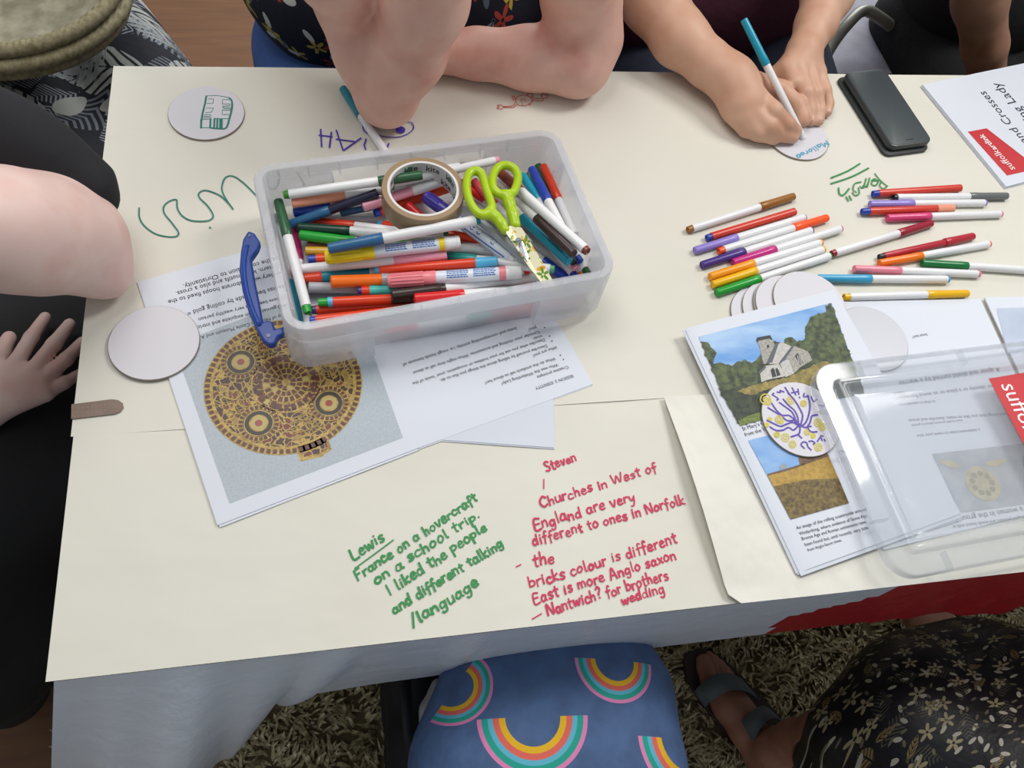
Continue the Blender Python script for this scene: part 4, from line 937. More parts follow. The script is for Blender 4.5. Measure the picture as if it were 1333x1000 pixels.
# corner guards and ribs under the rim
for sx in (-1, 1):
    for sy in (-1, 1):
        mb = MB(); out_ = [p for p in rrect(BW, BD, .024, 8) if p[0]*sx > 0 and p[1]*sy > 0]
        out_.sort(key=lambda p: math.atan2(p[1]*sy-(BD/2-.024), p[0]*sx-(BW/2-.024)))
        path = [(sx*BW/2, sy*(BD/2-.045))]+[p for p in out_]+[(sx*(BW/2-.088), sy*BD/2)]
        inn = [(p[0]-sx*.0012*(1 if i < len(path)-1 else 1), p[1]-sy*.0012) for i, p in enumerate(path)]
        inn[0] = (path[0][0]-sx*.0012, path[0][1]); inn[-1] = (path[-1][0], path[-1][1]-sy*.0012)
        for (p, q), (a, b) in zip(zip(path[:-1], path[1:]), zip(inn[:-1], inn[1:])):
            v = [bpt(*p, H-.024), bpt(*q, H-.024), bpt(*b, H-.024), bpt(*a, H-.024)]+[bpt(*p, BZ+.010), bpt(*q, BZ+.010), bpt(*b, BZ+.010), bpt(*a, BZ+.010)]
            mb.add(v, [(0, 1, 5, 4), (2, 3, 7, 6), (0, 3, 2, 1), (4, 5, 6, 7)])
        for (p, d) in ((path[-1], (0, -sy*.014)), (path[0], (-sx*.014, 0))):
            w = (sx*.0012, 0) if d[0] == 0 else (0, sy*.0012)
            v = [bpt(p[0]+a*d[0]+b*w[0], p[1]+a*d[1]+b*w[1], z) for z in (BZ+.010, H-.024) for a, b in ((0, 0), (1, 0), (1, 1), (0, 1))]
            mb.add(v, [(0, 1, 5, 4), (1, 2, 6, 5), (2, 3, 7, 6), (3, 0, 4, 7), (0, 3, 2, 1), (4, 5, 6, 7)])
        mb.build('corner_guard', m_box, box, auto=35)
mb = MB()
def rib(x, y, dx, dy):
    w = (.0006*abs(dy)/max(1e-9, abs(dx)+abs(dy)), .0006*abs(dx)/max(1e-9, abs(dx)+abs(dy)))
    v = [bpt(x+a*dx+b*w[0], y+a*dy+b*w[1], z) for z in (H-.022, H-.0024) for a, b in ((0, -1), (1, -1), (1, 1), (0, 1))]
    mb.add(v, [(0, 1, 5, 4), (1, 2, 6, 5), (2, 3, 7, 6), (3, 0, 4, 7), (0, 3, 2, 1), (4, 5, 6, 7)])
for sy in (-1, 1):
    for x in (-.118, -.083, -.040, 0, .040, .083, .118): rib(x, sy*(BD/2-.0018), 0, -sy*.0085)
for sx in (-1, 1):
    for y in (-.06, -.022, .022, .06): rib(sx*(BW/2-.0018), y, -sx*.0085, 0)
mb.build('rim_ribs', m_box, box)
m_hb = mat('handle_blue', '#163f94', .35)
hz = .052; hp_ = [(323, 299), (316, 310), (313, 326), (311, 350), (315, 376), (323, 404), (334, 428), (342, 442), (350, 448), (358, 446), (362, 437), (370, 433), (368, 424), (358, 427), (355, 418), (348, 415), (342, 418), (338, 394), (331, 360), (327, 335), (336, 322), (339, 314), (331, 302)]
hpw = [P(x, y, hz) for x, y in hp_][::-1]
mb = MB(); mb.prism([p-np.array([0, 0, .011]) for p in hpw], (0, 0, .010)); ctr = np.mean(hpw, 0)
o = mb.build('handle', m_hb, box)
mod = o.modifiers.new('bevel', 'BEVEL'); mod.width = .0022; mod.segments = 3; mod.limit_method = 'ANGLE'
hr = [(322, 320), (319, 335), (318, 352), (321, 376), (328, 400), (338, 424)]
MB().tube([P(x, y, hz-.001) for x, y in spline(hr, 4)], .0022, 8).build('grip_ridge', mat('handle_blue_light', '#1d4aa6', .35), o, smooth=True)
mb = MB(); mb.tube([P(323, 308, hz-.0006), P(326, 306, hz-.0006)], .0012, 8); mb.lathe([(.0022, 0), (.0022, .0006)], P(349.5, 437, hz-.0009), seg=14); mb.build('pivot_holes', mat('hole_grey', '#8b93a8', .5), o)
# the markers inside
BOX_PENS = [
 (400,300,540,315,'or:.6 br:1',5,0.009,0.009),
 (420,345,560,350,'or:.7 na:1',5,0.009,0.009),
 (430,395,575,400,'w:.65 yl:1',5,0.009,0.009),
 (560,330,690,350,'w:.6 rd:1',5,0.009,0.009),
 (600,250,700,330,'w:.7 br:1',5,0.019,0.009),
 (420,260,560,262,'w:.6 bk:1',5,0.036,0.009),
 (640,230,720,320,'na:.3 w:1',5,0.040,0.009),
 (560,370,700,372,'rd:.5 w:1',5,0.009,0.009),
 (590,232,690,300,'rd:.4 w:1',5,0.044,0.009),
 (575,300,680,365,'or:.35 w:1',5,0.013,0.021),
 (430,330,560,322,'gn:.3 w:1',5,0.009,0.009),
 (402,452,530,424,'w:.95 w:1',5,0.009,0.009),
 (620,413,762,388,'pk:.04 rd:1',6,0.010,0.014),
 (500,430,640,408,'rd:.3 w:.75 tl:1',5,0.018,0.019),
 (357,281,390,428,'dg:.05 gy:.6 te:1',5.5,0.012,0.010),
 (382,292,403,432,'mg:.36 w:1',5,0.009,0.009),
 (500,232,606,216,'w:.93 bk:1',5,0.058,0.062),
 (505,240,650,208,'w:.96 pk:1',5,0.060,0.069),
 (369,254,550,228,'gn:.04 w:.68 dg:1',5.5,0.052,0.074),
 (500,250,578,229,'w:1',5.5,0.036,0.050),
 (380,265,528,243,'sa:.46 w:1',5.5,0.042,0.048),
 (382,277,470,262,'bl:.55 w:1',5.5,0.026,0.038),
 (443,277,540,256,'sb:.4 w:1',5,0.026,0.026),
 (378,292,492,251,'sb:.45 na:1',5.5,0.022,0.054),
 (472,270,579,235,'pk:.6 w:1',5.5,0.042,0.054),
 (487,278,590,243,'bl:.07 or:1',5.5,0.030,0.030),
 (530,266,615,345,'rd:.3 w:1',5,0.036,0.015),
 (544,264,640,338,'w:1',5.5,0.018,0.028),
 (400,320,540,318,'br:.3 w:1',5,0.015,0.019),
 (397,327,540,330,'ye:.3 w:1',5.5,0.018,0.014),
 (401,338,546,330,'bl:.07 or:1',5.5,0.018,0.022),
 (398,284,535,288,'w:1',5.5,0.010,0.010),
 (492,292,628,312,'cy:.05 or:1',5.5,0.018,0.044),
 (394,286,530,303,'or:.5 w:1',5.5,0.016,0.030),
 (388,296,545,307,'dk:.43 w:1',5.5,0.026,0.036),
 (390,306,528,324,'gr:.52 w:1',6,0.025,0.033),
 (440,318,584,306,'dg:.4 w:.95 dg:1',5.5,0.038,0.044),
 (395,363,540,350,'or:.16 te:.58 w:1',5.5,0.020,0.016),
 (401,374,546,378,'sv:.5 gy:1',6,0.018,0.010),
 (448,343,588,333,'w:.5 bk:.94 gr:1',5.5,0.022,0.026),
 (505,318,650,326,'gn:.4 w:.96 dg:1',5.5,0.046,0.036),
 (560,338,690,352,'w:.95 rd:1',5.5,0.010,0.042),
 (466,379,610,377,'pu:.03 or:.1 tq:.4 na:1',5.5,0.022,0.016),
 (407,429,552,406,'or:.5 yl:1',5.5,0.018,0.012),
 (404,404,553,395,'vi:.05 or:1',5.5,0.016,0.018),
 (403,418,552,401,'bl:.05 or:1',5.5,0.026,0.022),
 (414,394,540,388,'gr:.1 lc:.15 or:.75 db:1',5.5,0.026,0.028),
 (600,366,712,375,'rd:.9 br:1',5,0.018,0.024),
 (578,333,722,351,'tl:.3 w:.96 mt:1',5.5,0.034,0.056),
 (430,367,560,362,'oc:.5 sv:1',7,0.030,0.019),
 (553,255,670,340,'pu:.27 lb:.95 w:1',7,0.056,0.050),
 (618,282,690,345,'sv:.9 sv:1',4.5,0.064,0.060),
 (690,250,766,357,'w:.95 dg:1',5.2,0.010,0.048),
 (700,280,758,363,'w:.93 oc:1',5.2,0.018,0.030),
 (690,285,750,361,'w:.93 bl:1',5.2,0.030,0.034),
 (695,275,750,350,'w:.93 pk:1',5.2,0.036,0.044),
 (690,262,756,341,'w:.93 bl:1',5.2,0.046,0.052),
 (685,268,748,343,'w:.93 bk:1',5.2,0.048,0.054),
 (660,308,752,372,'w:.5 bu:1',6,0.025,0.012),
 (650,282,742,356,'w:.96 or:1',5.2,0.028,0.012),
 (680,228,745,325,'cb:.35 w:1',5.2,0.050,0.062),
 (688,226,735,310,'ol:.35 w:1',5.2,0.036,0.042),
 (692,220,742,318,'bl:.45 w:1',5.5,0.054,0.074),
 (707,216,748,306,'or:.5 w:1',5,0.053,0.056),
 (700,216,752,316,'dg:.47 w:1',5.8,0.044,0.046),
 (616,235,690,318,'pc:.4 w:1',5.2,0.042,0.032),
 (634,240,741,341,'w:.45 cb:1',5.8,0.026,0.060),
 (645,232,747,331,'w:.55 db:1',5.8,0.046,0.082),
 (648,222,765,328,'br:.27 w:.97 br:1',5.8,0.064,0.086),
 (362,261,401,408,'dg:.33 w:.94 gr:1',5.6,0.042,0.024),
 (488,353,648,340,'cy:.04 or:.82 lc:1',5.6,0.026,0.054),
 (510,384,697,362,'db:.36 w:1',5.6,0.038,0.030),
 (539,389,709,376,'rd:.37 w:.85 rr:.9 w:1',6,0.040,0.030),
 (466,417,674,378,'gd:.34 w:.93 gd:.965 w:1',6,0.033,0.044),
 (504.6,366,679,354,'pk2:.36 lb:.83 pk2:.88 w:1',7.5,0.034,0.052),
 (423,335,599,315,'yl:.36 lb:.84 yl:.88 w:1',7.5,0.044,0.056),
 (378,352,582,332,'pk:.03 w:.66 pk:1',5.8,0.020,0.044),
 (427,324,625,286,'sb:.355 w:.97 te:1',6,0.060,0.078),
]
FILL_LAB = 'felt-tip marker mostly buried under the others in the clear box'
LAB = {12: 'white marker lying along the near wall inside the clear box',
 13: 'red-barrelled marker seen through the near right wall of the clear box',
 14: 'marker low behind the near wall of the box, beside the red one',
 15: 'marker with a deep teal cap standing along the left wall of the box',
 16: 'magenta-capped marker between the left wall pens in the box',
 17: 'white marker with a black end behind the tape roll',
 18: 'white marker with a pink end at the far wall behind the scissors',
 19: 'white marker with a green end lying along the far wall of the box',
 20: 'white marker seen through the tape roll, furthest back',
 21: 'salmon-capped marker second from the far wall of the box',
 22: 'marker with a royal blue cap below the salmon one in the box',
 23: 'marker with a slate blue end half under the navy one',
 24: 'marker with a navy end pointing at the tape roll',
 25: 'pale pink-capped marker passing under the tape roll',
 26: 'orange-red pen with a blue end passing under the tape roll',
 27: 'red-capped marker slanting under the near side of the tape roll',
 28: 'white marker slanting under the tape roll beside the purple cap',
 29: 'brown-capped marker deep in the box at the left',
 30: 'marker with a dull yellow cap deep in the box at the left',
 31: 'orange-red pen with a blue end under the yellow thick marker',
 32: 'white marker behind the orange-red cap at the left of the box',
 33: 'orange-red pen with a cyan end near the tape roll',
 34: 'marker with an orange-red cap above the bottle green one',
 35: 'white marker with a bottle green cap at the left of the box',
 36: 'marker with a bright green cap at the left of the box',
 37: 'white marker with a dark green end behind the yellow thick marker',
 38: 'orange pen with a teal cap under the long white and pink marker',
 39: 'silver grey marker under the thick orange cap',
 40: 'marker with a bright green end under the pale pink cap',
 41: 'white marker with a dark green end right of the yellow thick marker',
 42: 'white marker with a red end under the pens at the right middle of the box',
 43: 'orange pen with a turquoise cap under the thick pink marker',
 44: 'orange pen with a yellow end at the near left inner corner of the box',
 45: 'orange-red pen with a violet end near the box front',
 46: 'orange-red pen with a blue end nearest the box front',
 47: 'orange-red pen with a green and light blue end',
 48: 'red marker with a brown end under the long white pens at the front right',
 49: 'white marker with a mint green end right of the light blue cap',
 50: 'thick marker with a bright orange cap at the left of the box',
 51: 'thick white marker with a violet cap and large blue lettering beside the scissors',
 52: 'silver grey pen between the lettered marker and the scissors',
 53: 'white marker with a green end lowest at the right wall of the box',
 54: 'white marker with an orange end in the right-hand bundle',
 55: 'white marker with a blue end at the bottom of the right-hand bundle',
 56: 'white marker with a pink end in the right-hand bundle',
 57: 'white marker with a blue end at the top of the right-hand bundle',
 58: 'white marker with a black end in the right-hand bundle',
 59: 'marker with a cobalt blue cap at the near right of the box',
 60: 'white marker with a red-orange end beside the scissor blade',
 61: 'cyan-capped marker leaning at the far right of the box',
 62: 'olive green-capped marker leaning at the far right of the box',
 63: 'royal blue-capped marker leaning at the far right of the box',
 64: 'orange-capped marker furthest right of the leaning ones',
 65: 'forest green-capped marker leaning at the far right of the box',
 66: 'coral red-capped marker under the scissor handles',
 67: 'white marker with a bright teal cap pointing near right beside the scissors',
 68: 'white marker with a dark brown cap crossing the right of the box',
 69: 'white marker with a russet cap and end, uppermost at the right of the box',
 70: 'white marker with a green cap and lime end on top at the left wall',
 71: 'orange-red pen with a light blue cap on top in the middle of the box',
 72: 'white marker with a dark brown cap above the bright red cap',
 73: 'white marker with a bright red cap near the box front',
 74: 'white marker with a green cap and green band along the box front',
 75: 'thick white marker with a pink ribbed cap and blue print',
 76: 'thick white marker with a yellow ribbed cap and blue print',
 77: 'long white marker with a pale pink cap across the left of the box',
 78: 'white marker with a slate blue cap lying over the tape roll front'}
for i, (x0, y0, x1, y1, sp, r, z0, z1) in enumerate(BOX_PENS):
    lb = LAB.get(i+1, FILL_LAB)
    marker(lb, P(x0, y0, z0), P(x1, y1, z1), sp, r/1000, 'markers in the clear box' if lb is not FILL_LAB else 'markers buried in the clear box', text='GIOTTO' if sp.startswith('pu:.27') else None)
# ------------------------------------------------------------------ roll of brown tape
tz = .083; tcn = P(551, 245, tz); R0, R1, TW = .0462, .0388, .027
tp = thing('tape_roll', 'roll of brown packing tape lying on the markers in the box', 'tape', tcn-np.array([0, 0, TW]))
m_tape = mat('tape_brown', '#9a8063', .38); m_core = mat('tape_core', '#d9d8d4', .6)
mb = MB(); mb.lathe([(R1+.0012, -TW), (R0-.0006, -TW), (R0, -TW+.0006), (R0, -.0006), (R0-.0006, 0), (R1+.0012, 0)], tcn, seg=72, closed=True); mb.build('tape', m_tape, tp, auto=35)
mb = MB(); mb.lathe([(R1-.0016, -TW), (R1+.0012, -TW), (R1+.0012, .0002), (R1-.0016, .0002)], tcn, seg=72, closed=True); co = mb.build('core', m_core, tp, auto=35)
pm = MB(); gm = MB(); ri = R1-.0019
def onc(a, h): return tcn+np.array([ri*math.cos(a), ri*math.sin(a), -h])
v, f = text_mesh('kite', .01); v = v/v[:, 1].max()
for row, h0 in ((0, .0115), (1, .0245)):
    for q in range(9):
        a0 = 2*PI*q/9+.18*row
        pm.add([onc(a0-p[0]*.0085/ri*.9, h0-p[1]*.0085) for p in v], f)
        if q % 2 == row:
            g = .0075; gm.add([onc(a0-(.030+dx*.006)/ri+.0, h0-dz*g) for dx, dz in ((0, 0), (1, 0), (1, 1), (0, 1))], [(0, 1, 2, 3)])
pm.build('core_lettering', mat('ink_dark', '#33373a', .6), co); gm.build('core_squares', mat('core_green', '#4b7a5c', .6), co)
# ------------------------------------------------------------------ scissors
sz = .0865; FS = (600, 190, 7.405)
def sp_(x, y, z=sz): return P(FS[0]+x/FS[2], FS[1]+y/FS[2], z)
scs = thing('scissors', 'scissors with lime green handles and flower-patterned blades on the markers', 'scissors', sp_(556, 910, sz-.01))
m_lime = mat('lime_plastic', '#a9c90e', .3)
def handle(nm, loop, arm, dz, lr=.0042):
    L = spline(loop, 5, True); L = np.vstack([L, L[:1]])
    pr = [chain([sp_(x, y, sz+dz) for x, y in L], [lr]*len(L), .002), chain([sp_(x, y, sz+dz-.001*i) for i, (x, y, r) in enumerate(arm)], [r for x, y, r in arm], .004)]
    return sdf_obj(nm, pr, .0010, m_lime, scs)
handle('handle', [(425, 185), (350, 215), (308, 300), (310, 400), (355, 455), (430, 475), (500, 455), (540, 370), (548, 290), (510, 215)], [(440, 480, .0065), (470, 560, .0062), (500, 660, .0062), (525, 760, .0058)], .001)
handle('handle', [(130, 240), (75, 275), (55, 370), (68, 480), (110, 585), (175, 655), (250, 668), (300, 620), (285, 530), (245, 420), (215, 310), (185, 255)], [(270, 640, .006), (340, 690, .0062), (390, 750, .006), (425, 810, .0055)], .0)
m_bl = mat('blade_cream', '#d9c98f', .35); t = NT(m_bl); uvb = t.pos()
col = t.mix(motif(t, uvb, 70, 'petal', 3, .6, .36), lin('#e9e2bd'), lin('#e0962a')); col = t.mix(motif(t, uvb, 62, 'flower', 5, .9, .48), col, lin('#5f8f1c')); col = t.mix(motif(t, uvb, 150, 'petal', 8, .35, .3), col, lin('#d3b52a')); t.color(col)
m_st = mat('blade_steel', '#b9bcc0', .25, Metallic=.9)
FB7 = (620, 270, 6.665)
def b7(x, y, z): return P(FB7[0]+x/FB7[2], FB7[1]+y/FB7[2], z)
mb = MB(); mb.prism([b7(255, 225, sz-.001), b7(290, 165, sz-.001), b7(392, 182, sz-.001), b7(565, 465, .072), b7(695, 700, .060), b7(600, 705, .060), b7(462, 530, .072)][::-1], (0, 0, .0013)); mb.build('blade', m_bl, scs)['label'] = 'flower-patterned blade'
mb = MB(); mb.prism([b7(262, 250, sz-.0055), b7(380, 250, sz-.0055), b7(455, 440, sz-.012), b7(440, 470, sz-.012), b7(330, 350, sz-.010)][::-1], (0, 0, .0012)); mb.build('blade', m_st, scs)['label'] = 'plain steel blade'
pv = b7(366, 290, sz-.0018); mb = MB(); mb.lathe([(.0036, 0), (.0036, .0012), (.0030, .0017)], pv, seg=20); pvo = mb.build('pivot_screw', m_st, scs, auto=35)
mb = MB(); ribbon(mb, [b7(348, 296, sz+.0001), b7(386, 284, sz+.0001)], .0009); mb.build('screw_slot', mat('slot_dark', '#55585c', .5), pvo)
# ------------------------------------------------------------------ clear lid
lw_, ld_ = .375, .250; la = math.radians(4.0); lax = np.array([math.cos(la), math.sin(la)]); lay = np.array([-lax[1], lax[0]])
l0 = np.array([.515, .2875, 0]); lcn = l0[:2]+lax*lw_/2
lid = thing('box_lid', 'clear plastic box lid with a red sticker lying on the booklets at the right', 'lid', (lcn[0], lcn[1], TZ+.012))
zf = lambda x, y: TZ+.0198-.008*(x+lw_/2)/lw_
mb = MB(); pr = [(0, 0), (0, .0115), (.0015, .0135), (.021, .0135), (.024, .020), (.026, .0212), (.031, .0212), (.0335, .020), (.037, .0125), (.045, .0115)]
un = [(g+.0011, z-.0011) for g, z in pr][1:]; un = [(.0012, 0)]+un
loops(mb, lcn, lax, lay, lw_, ld_, [(g, z) for g, z in un[::-1]]+pr, .03, 7, True, True, zf)
mb.build('lid_body', m_lid, lid, auto=30)
mb = MB()
def lpt(x, y, z): p = lcn+lax*x+lay*y; return (p[0], p[1], zf(x, y)+z)
for y in (-.062, .02, .075):
    v = [lpt(-lw_/2+a, y+b*.0007, z) for z in (.002, .0122) for a, b in ((.0012, -1), (.020, -1), (.020, 1), (.0012, 1))]; mb.add(v, [(0, 1, 5, 4), (1, 2, 6, 5), (2, 3, 7, 6), (3, 0, 4, 7), (0, 3, 2, 1), (4, 5, 6, 7)])
for sy in (-1, 1):
    for x in (-.12, .02, .13):
        v = [lpt(x+b*.0007, sy*(ld_/2-a), z) for z in (.002, .0122) for a, b in ((.0012, -1), (.020, -1), (.020, 1), (.0012, 1))]; mb.add(v, [(0, 1, 5, 4), (1, 2, 6, 5), (2, 3, 7, 6), (3, 0, 4, 7), (0, 3, 2, 1), (4, 5, 6, 7)])
mb.build('lid_ribs', m_lid, lid)
a_, b_, c_ = lpt(-.1, -.05, .0117), lpt(.1, -.05, .0117), lpt(-.1, .05, .0117); lp = Plane(a_, b_, c_)
mb = MB(); patch(mb, [(1287, 493), (1352, 482), (1450, 650), (1420, 740)], lp, .0003); stk = mb.build('red_sticker', m_logo, lid)
mb = MB(); printed(mb, 'suffolk', (1302.5, 501), (1340, 574), lp, .0005, 1.15); printed(mb, 'artlink', (1342, 578), (1378, 648), lp, .0005, 1.15, .02); mb.build('sticker_lettering', m_wht, stk)
# ------------------------------------------------------------------ people round the table
def skin(name, c1, c2, c3):
    m = mat(name, c1, .52); t = NT(m); f = t.noise(t.pos(), 14, 3); g = t.noise(t.pos(), 160, 2)
    col = t.ramp(f, [(.32, lin(c1)), (.5, lin(c2)), (.7, lin(c3))]); col = t.mix(t.math('MULTIPLY', t.math('GREATER_THAN', g, .72), .07), col, lin('#9a5f4a'))
    t.color(col); t.b.inputs['Subsurface Weight'].default_value = .10; t.b.inputs['Subsurface Radius'].default_value = (.010, .004, .002); t.b.inputs['Subsurface Scale'].default_value = 1.0
    t.bump(t.noise(t.pos(), 420, 2), .12, .0006); return m
sk1 = skin('skin_pale', '#dcbcb4', '#e0c3ba', '#d8ada2'); sk2 = skin('skin_pink', '#d6a696', '#dcb0a1', '#d09484'); sk3 = skin('skin_warm', '#c99b80', '#d2a78d', '#c28f74'); sk4 = skin('skin_brown', '#9a6f57', '#a67b62', '#8f634b'); sk5 = skin('skin_tan', '#9c6a55', '#a8765f', '#935f4b')
m_nail = mat('nail', '#d9a595', .3)
def cloth(name, c, rough=.85, scale=60):
    m = mat(name, c, rough); t = NT(m); t.bump(t.noise(t.pos(), 16, 4, .6), .45, .008); return m
def W3(x, y, z): return np.array([x, y, TZ+z])
def nails(parent, lst):
    for tip, back, w in lst:
        tip, back = np.array(tip), np.array(back); d = tip-back; d /= np.linalg.norm(d); s = np.cross(d, [0, 0, 1]); s /= np.linalg.norm(s); u = np.cross(s, d)
        mb = MB(); L = w*1.35; nv = []
        for i in range(5):
            for j in range(5):
                a, b = (i/4-.5)*2, (j/4-.5)*2; e = 1-.25*abs(a)**3
                nv.append(tip-d*w*.7+d*b*L*.5*e+s*a*w*.62+u*(w*.93-.34*w*a*a-.12*w*b*b))
        mb.add(nv, [(i*5+j, i*5+j+1, (i+1)*5+j+1, (i+1)*5+j) for i in range(4) for j in range(4)]); mb.build('fingernail', m_nail, parent, smooth=True)
# --- person in the floral top, elbows on the far edge
p2 = thing('person', 'person in a dark floral top leaning both bare elbows on the far table edge', 'person', W3(.12, 1.1, -.74))
Ea = P(503, 124, .044); Eb = P(752, 84, .042)
body = [chain([W3(.10, 1.16, -.22), W3(.11, 1.17, .1), W3(.12, 1.19, .36)], [.12, .12, .11], .05), ball(W3(.12, 1.18, .36), (.20, .09, .09), .05),
        chain([W3(.12, 1.19, .42), W3(.13, 1.12, .52)], [.06, .055], .04), ball(W3(.13, 1.06, .62), (.078, .095, .115), .03),
        chain([W3(-.07, 1.19, .36), P(440, -50, .205), P(461, 0, .125), P(481, 66, .082), Ea], [.062, .050, .0445, .042, .0385], .022), chain([Ea, P(528, 66, .112), P(553, 0, .19), P(575, -70, .27), W3(.115, .97, .46)], [.0385, .045, .046, .040, .030], .010),
        chain([W3(.31, 1.19, .36), P(750, -50, .18), P(757, 0, .115), P(763, 50, .066), Eb], [.062, .052, .048, .045, .041], .022), chain([Eb, P(690, 76, .040), P(620, 70, .034), P(560, 68, .030)], [.041, .040, .032, .026], .016)]
body += [chain([P(560, 68, .030), P(520, 72, .028)], [.026, .026], .012)]
for k, (x, y) in enumerate(((478, 52), (470, 64), (470, 76), (478, 88))): body.append(chain([P(518, 66+4*k, .028), P(495, 56+8*k, .022), P(x, y, .012)], [.012, .010, .008], .003))
body.append(chain([P(540, 86, .026), P(520, 98, .018), P(500, 104, .011)], [.013, .011, .009], .005))
sdf_obj('body', body, .0034, sk2, p2, clip=(W3(-.4, .6, -.3), W3(.6, 1.5, .8)))
m_fl = cloth('floral_top', '#171a2a'); t = NT(m_fl); po_ = t.sep(t.pos()); uv = t.comb(po_[0], t.math('SUBTRACT', po_[2], t.math('MULTIPLY', po_[1], .7)))
col = t.mix(motif(t, uv, 16, 'leaf', 1, .35, .34), lin('#181b2b'), lin('#8f97a3')); col = t.mix(motif(t, uv, 24, 'petal', 2, .25, .25), col, lin('#5a6d83')); col = t.mix(motif(t, uv, 30, 'flower', 3, .30, .45), col, lin('#c9b24a')); col = t.mix(motif(t, uv, 26, 'flower', 6, .22, .42), col, lin('#b4483a')); col = t.mix(motif(t, uv, 34, 'petal', 9, .25, .34), col, lin('#d5d6d2')); t.color(col)
sdf_obj('floral_top', [chain([W3(.09, 1.19, -.02), W3(.11, 1.21, .2), W3(.12, 1.21, .35)], [.15, .14, .125], .05), chain([W3(-.02, 1.17, .0), W3(.24, 1.17, .0)], [.125, .125], .06), ball(W3(.12, 1.2, .36), (.21, .105, .105), .05), chain([W3(.0, 1.12, -.04), W3(.22, 1.12, -.04)], [.10, .10], .05)], .006, m_fl, p2)
m_bl = cloth('blue_trousers', '#3f5f9f')
sdf_obj('blue_trousers', [chain([W3(-.02, 1.18, -.19), W3(.0, .70, -.20)], [.115, .08], .05), chain([W3(.24, 1.18, -.19), W3(.22, .70, -.20)], [.115, .08], .05), chain([W3(.0, .70, -.20), W3(.0, .74, -.66)], [.075, .05], .03), chain([W3(.22, .70, -.20), W3(.22, .74, -.66)], [.075, .05], .03)], .008, m_bl, p2)
for x in (.0, .22): sdf_obj('shoe', [chain([W3(x, .76, -.70), W3(x, .62, -.705)], [.038, .032], .01)], .006, mat('shoe_dark', '#26262a', .6), p2)
# --- person writing on the disc
p3 = thing('person', 'person in a maroon top writing on a disc with a teal-capped marker', 'person', W3(.62, 1.12, -.74))
def h3(x, y, z): return P(920+x/6.665, 60+y/6.665, z)
wr, wl = h3(215, 290, .040), P(1047, 66, .036)
b3 = [chain([W3(.66, 1.29, -.1), W3(.66, 1.29, .1), W3(.66, 1.27, .36)], [.09, .09, .09], .05), ball(W3(.66, 1.25, .36), (.21, .095, .09), .05), chain([W3(.66, 1.25, .42), W3(.65, 1.20, .52)], [.06, .055], .04), ball(W3(.64, 1.15, .62), (.078, .095, .115), .03),
      chain([W3(.46, 1.25, .36), W3(.40, 1.12, .16), P(818, -50, .085)], [.062, .054, .046], .02), chain([P(818, -50, .085), P(850, 0, .062), P(885, 50, .048), P(925, 85, .042), wr], [.046, .043, .038, .031, .0275], .02),
      chain([W3(.87, 1.25, .36), W3(.86, 1.14, .16), P(1098, -60, .085)], [.062, .052, .044], .02), chain([P(1098, -60, .085), P(1078, -8, .060), P(1062, 32, .044), wl], [.044, .037, .029, .024], .02)]
# right hand round the marker
b3 += [chain([wr, h3(300, 400, .036), h3(390, 480, .035)], [.0275, .0265, .021], .02), chain([wr, h3(290, 540, .028), h3(350, 620, .024)], [.026, .0235, .018], .02), chain([h3(240, 300, .036), h3(420, 330, .030)], [.022, .0165], .015),
       chain([h3(435, 450, .037), h3(575, 560, .040), h3(695, 675, .029), h3(775, 735, .0175)], [.0160, .0122, .0110, .0086], .003),
       chain([h3(390, 560, .034), h3(540, 690, .028), h3(680, 770, .0155), h3(745, 792, .0125)], [.0150, .0120, .0103, .0090], .0025),
       chain([h3(330, 620, .028), h3(450, 745, .019), h3(580, 800, .0115)], [.0145, .0116, .0096], .005), chain([h3(270, 630, .024), h3(340, 720, .017), h3(450, 775, .0105)], [.0135, .0110, .0092], .005),
       chain([h3(430, 330, .028), h3(640, 385, .026), h3(780, 500, .024), h3(835, 620, .018), h3(843, 652, .0165)], [.0170, .0140, .0115, .0096, .0084], .004)]
# left hand resting flat
K = [h3(690, 190, .034), h3(795, 185, .036), h3(885, 200, .033), h3(965, 225, .028)]
for k in K: b3.append(chain([wl, k], [.020, .0125], .010))
b3 += [chain([K[0], h3(765, 320, .030), h3(806, 430, .015), h3(818, 490, .0105)], [.0125, .0108, .0092, .0082], .0035), chain([K[1], h3(868, 400, .030), h3(898, 560, .017), h3(905, 650, .0105)], [.0122, .0102, .0090, .0080], .0035),
       chain([K[2], h3(955, 400, .027), h3(982, 560, .015), h3(970, 648, .0100)], [.0116, .0098, .0086, .0078], .0035), chain([K[3], h3(1028, 380, .022), h3(1058, 500, .013), h3(1046, 575, .0092)], [.0108, .0088, .0078, .0070], .0035),
       chain([P(1036, 76, .030), h3(620, 240, .022), h3(690, 360, .013), h3(730, 420, .0105)], [.017, .0125, .0100, .0085], .006)]
sdf_obj('body', b3, .0023, sk3, p3, clip=(W3(.2, .7, -.3), W3(1.1, 1.5, .8)))
nails(p3, [(h3(905, 665, .0105), h3(898, 560, .017), .0078), (h3(971, 663, .0100), h3(982, 560, .015), .0075), (h3(1046, 590, .0092), h3(1058, 500, .013), .0068), (h3(848, 668, .0165), h3(834, 605, .019), .0085), (h3(818, 508, .0105), h3(806, 430, .015), .008)])
m_mar = cloth('maroon_top', '#4f1f33')
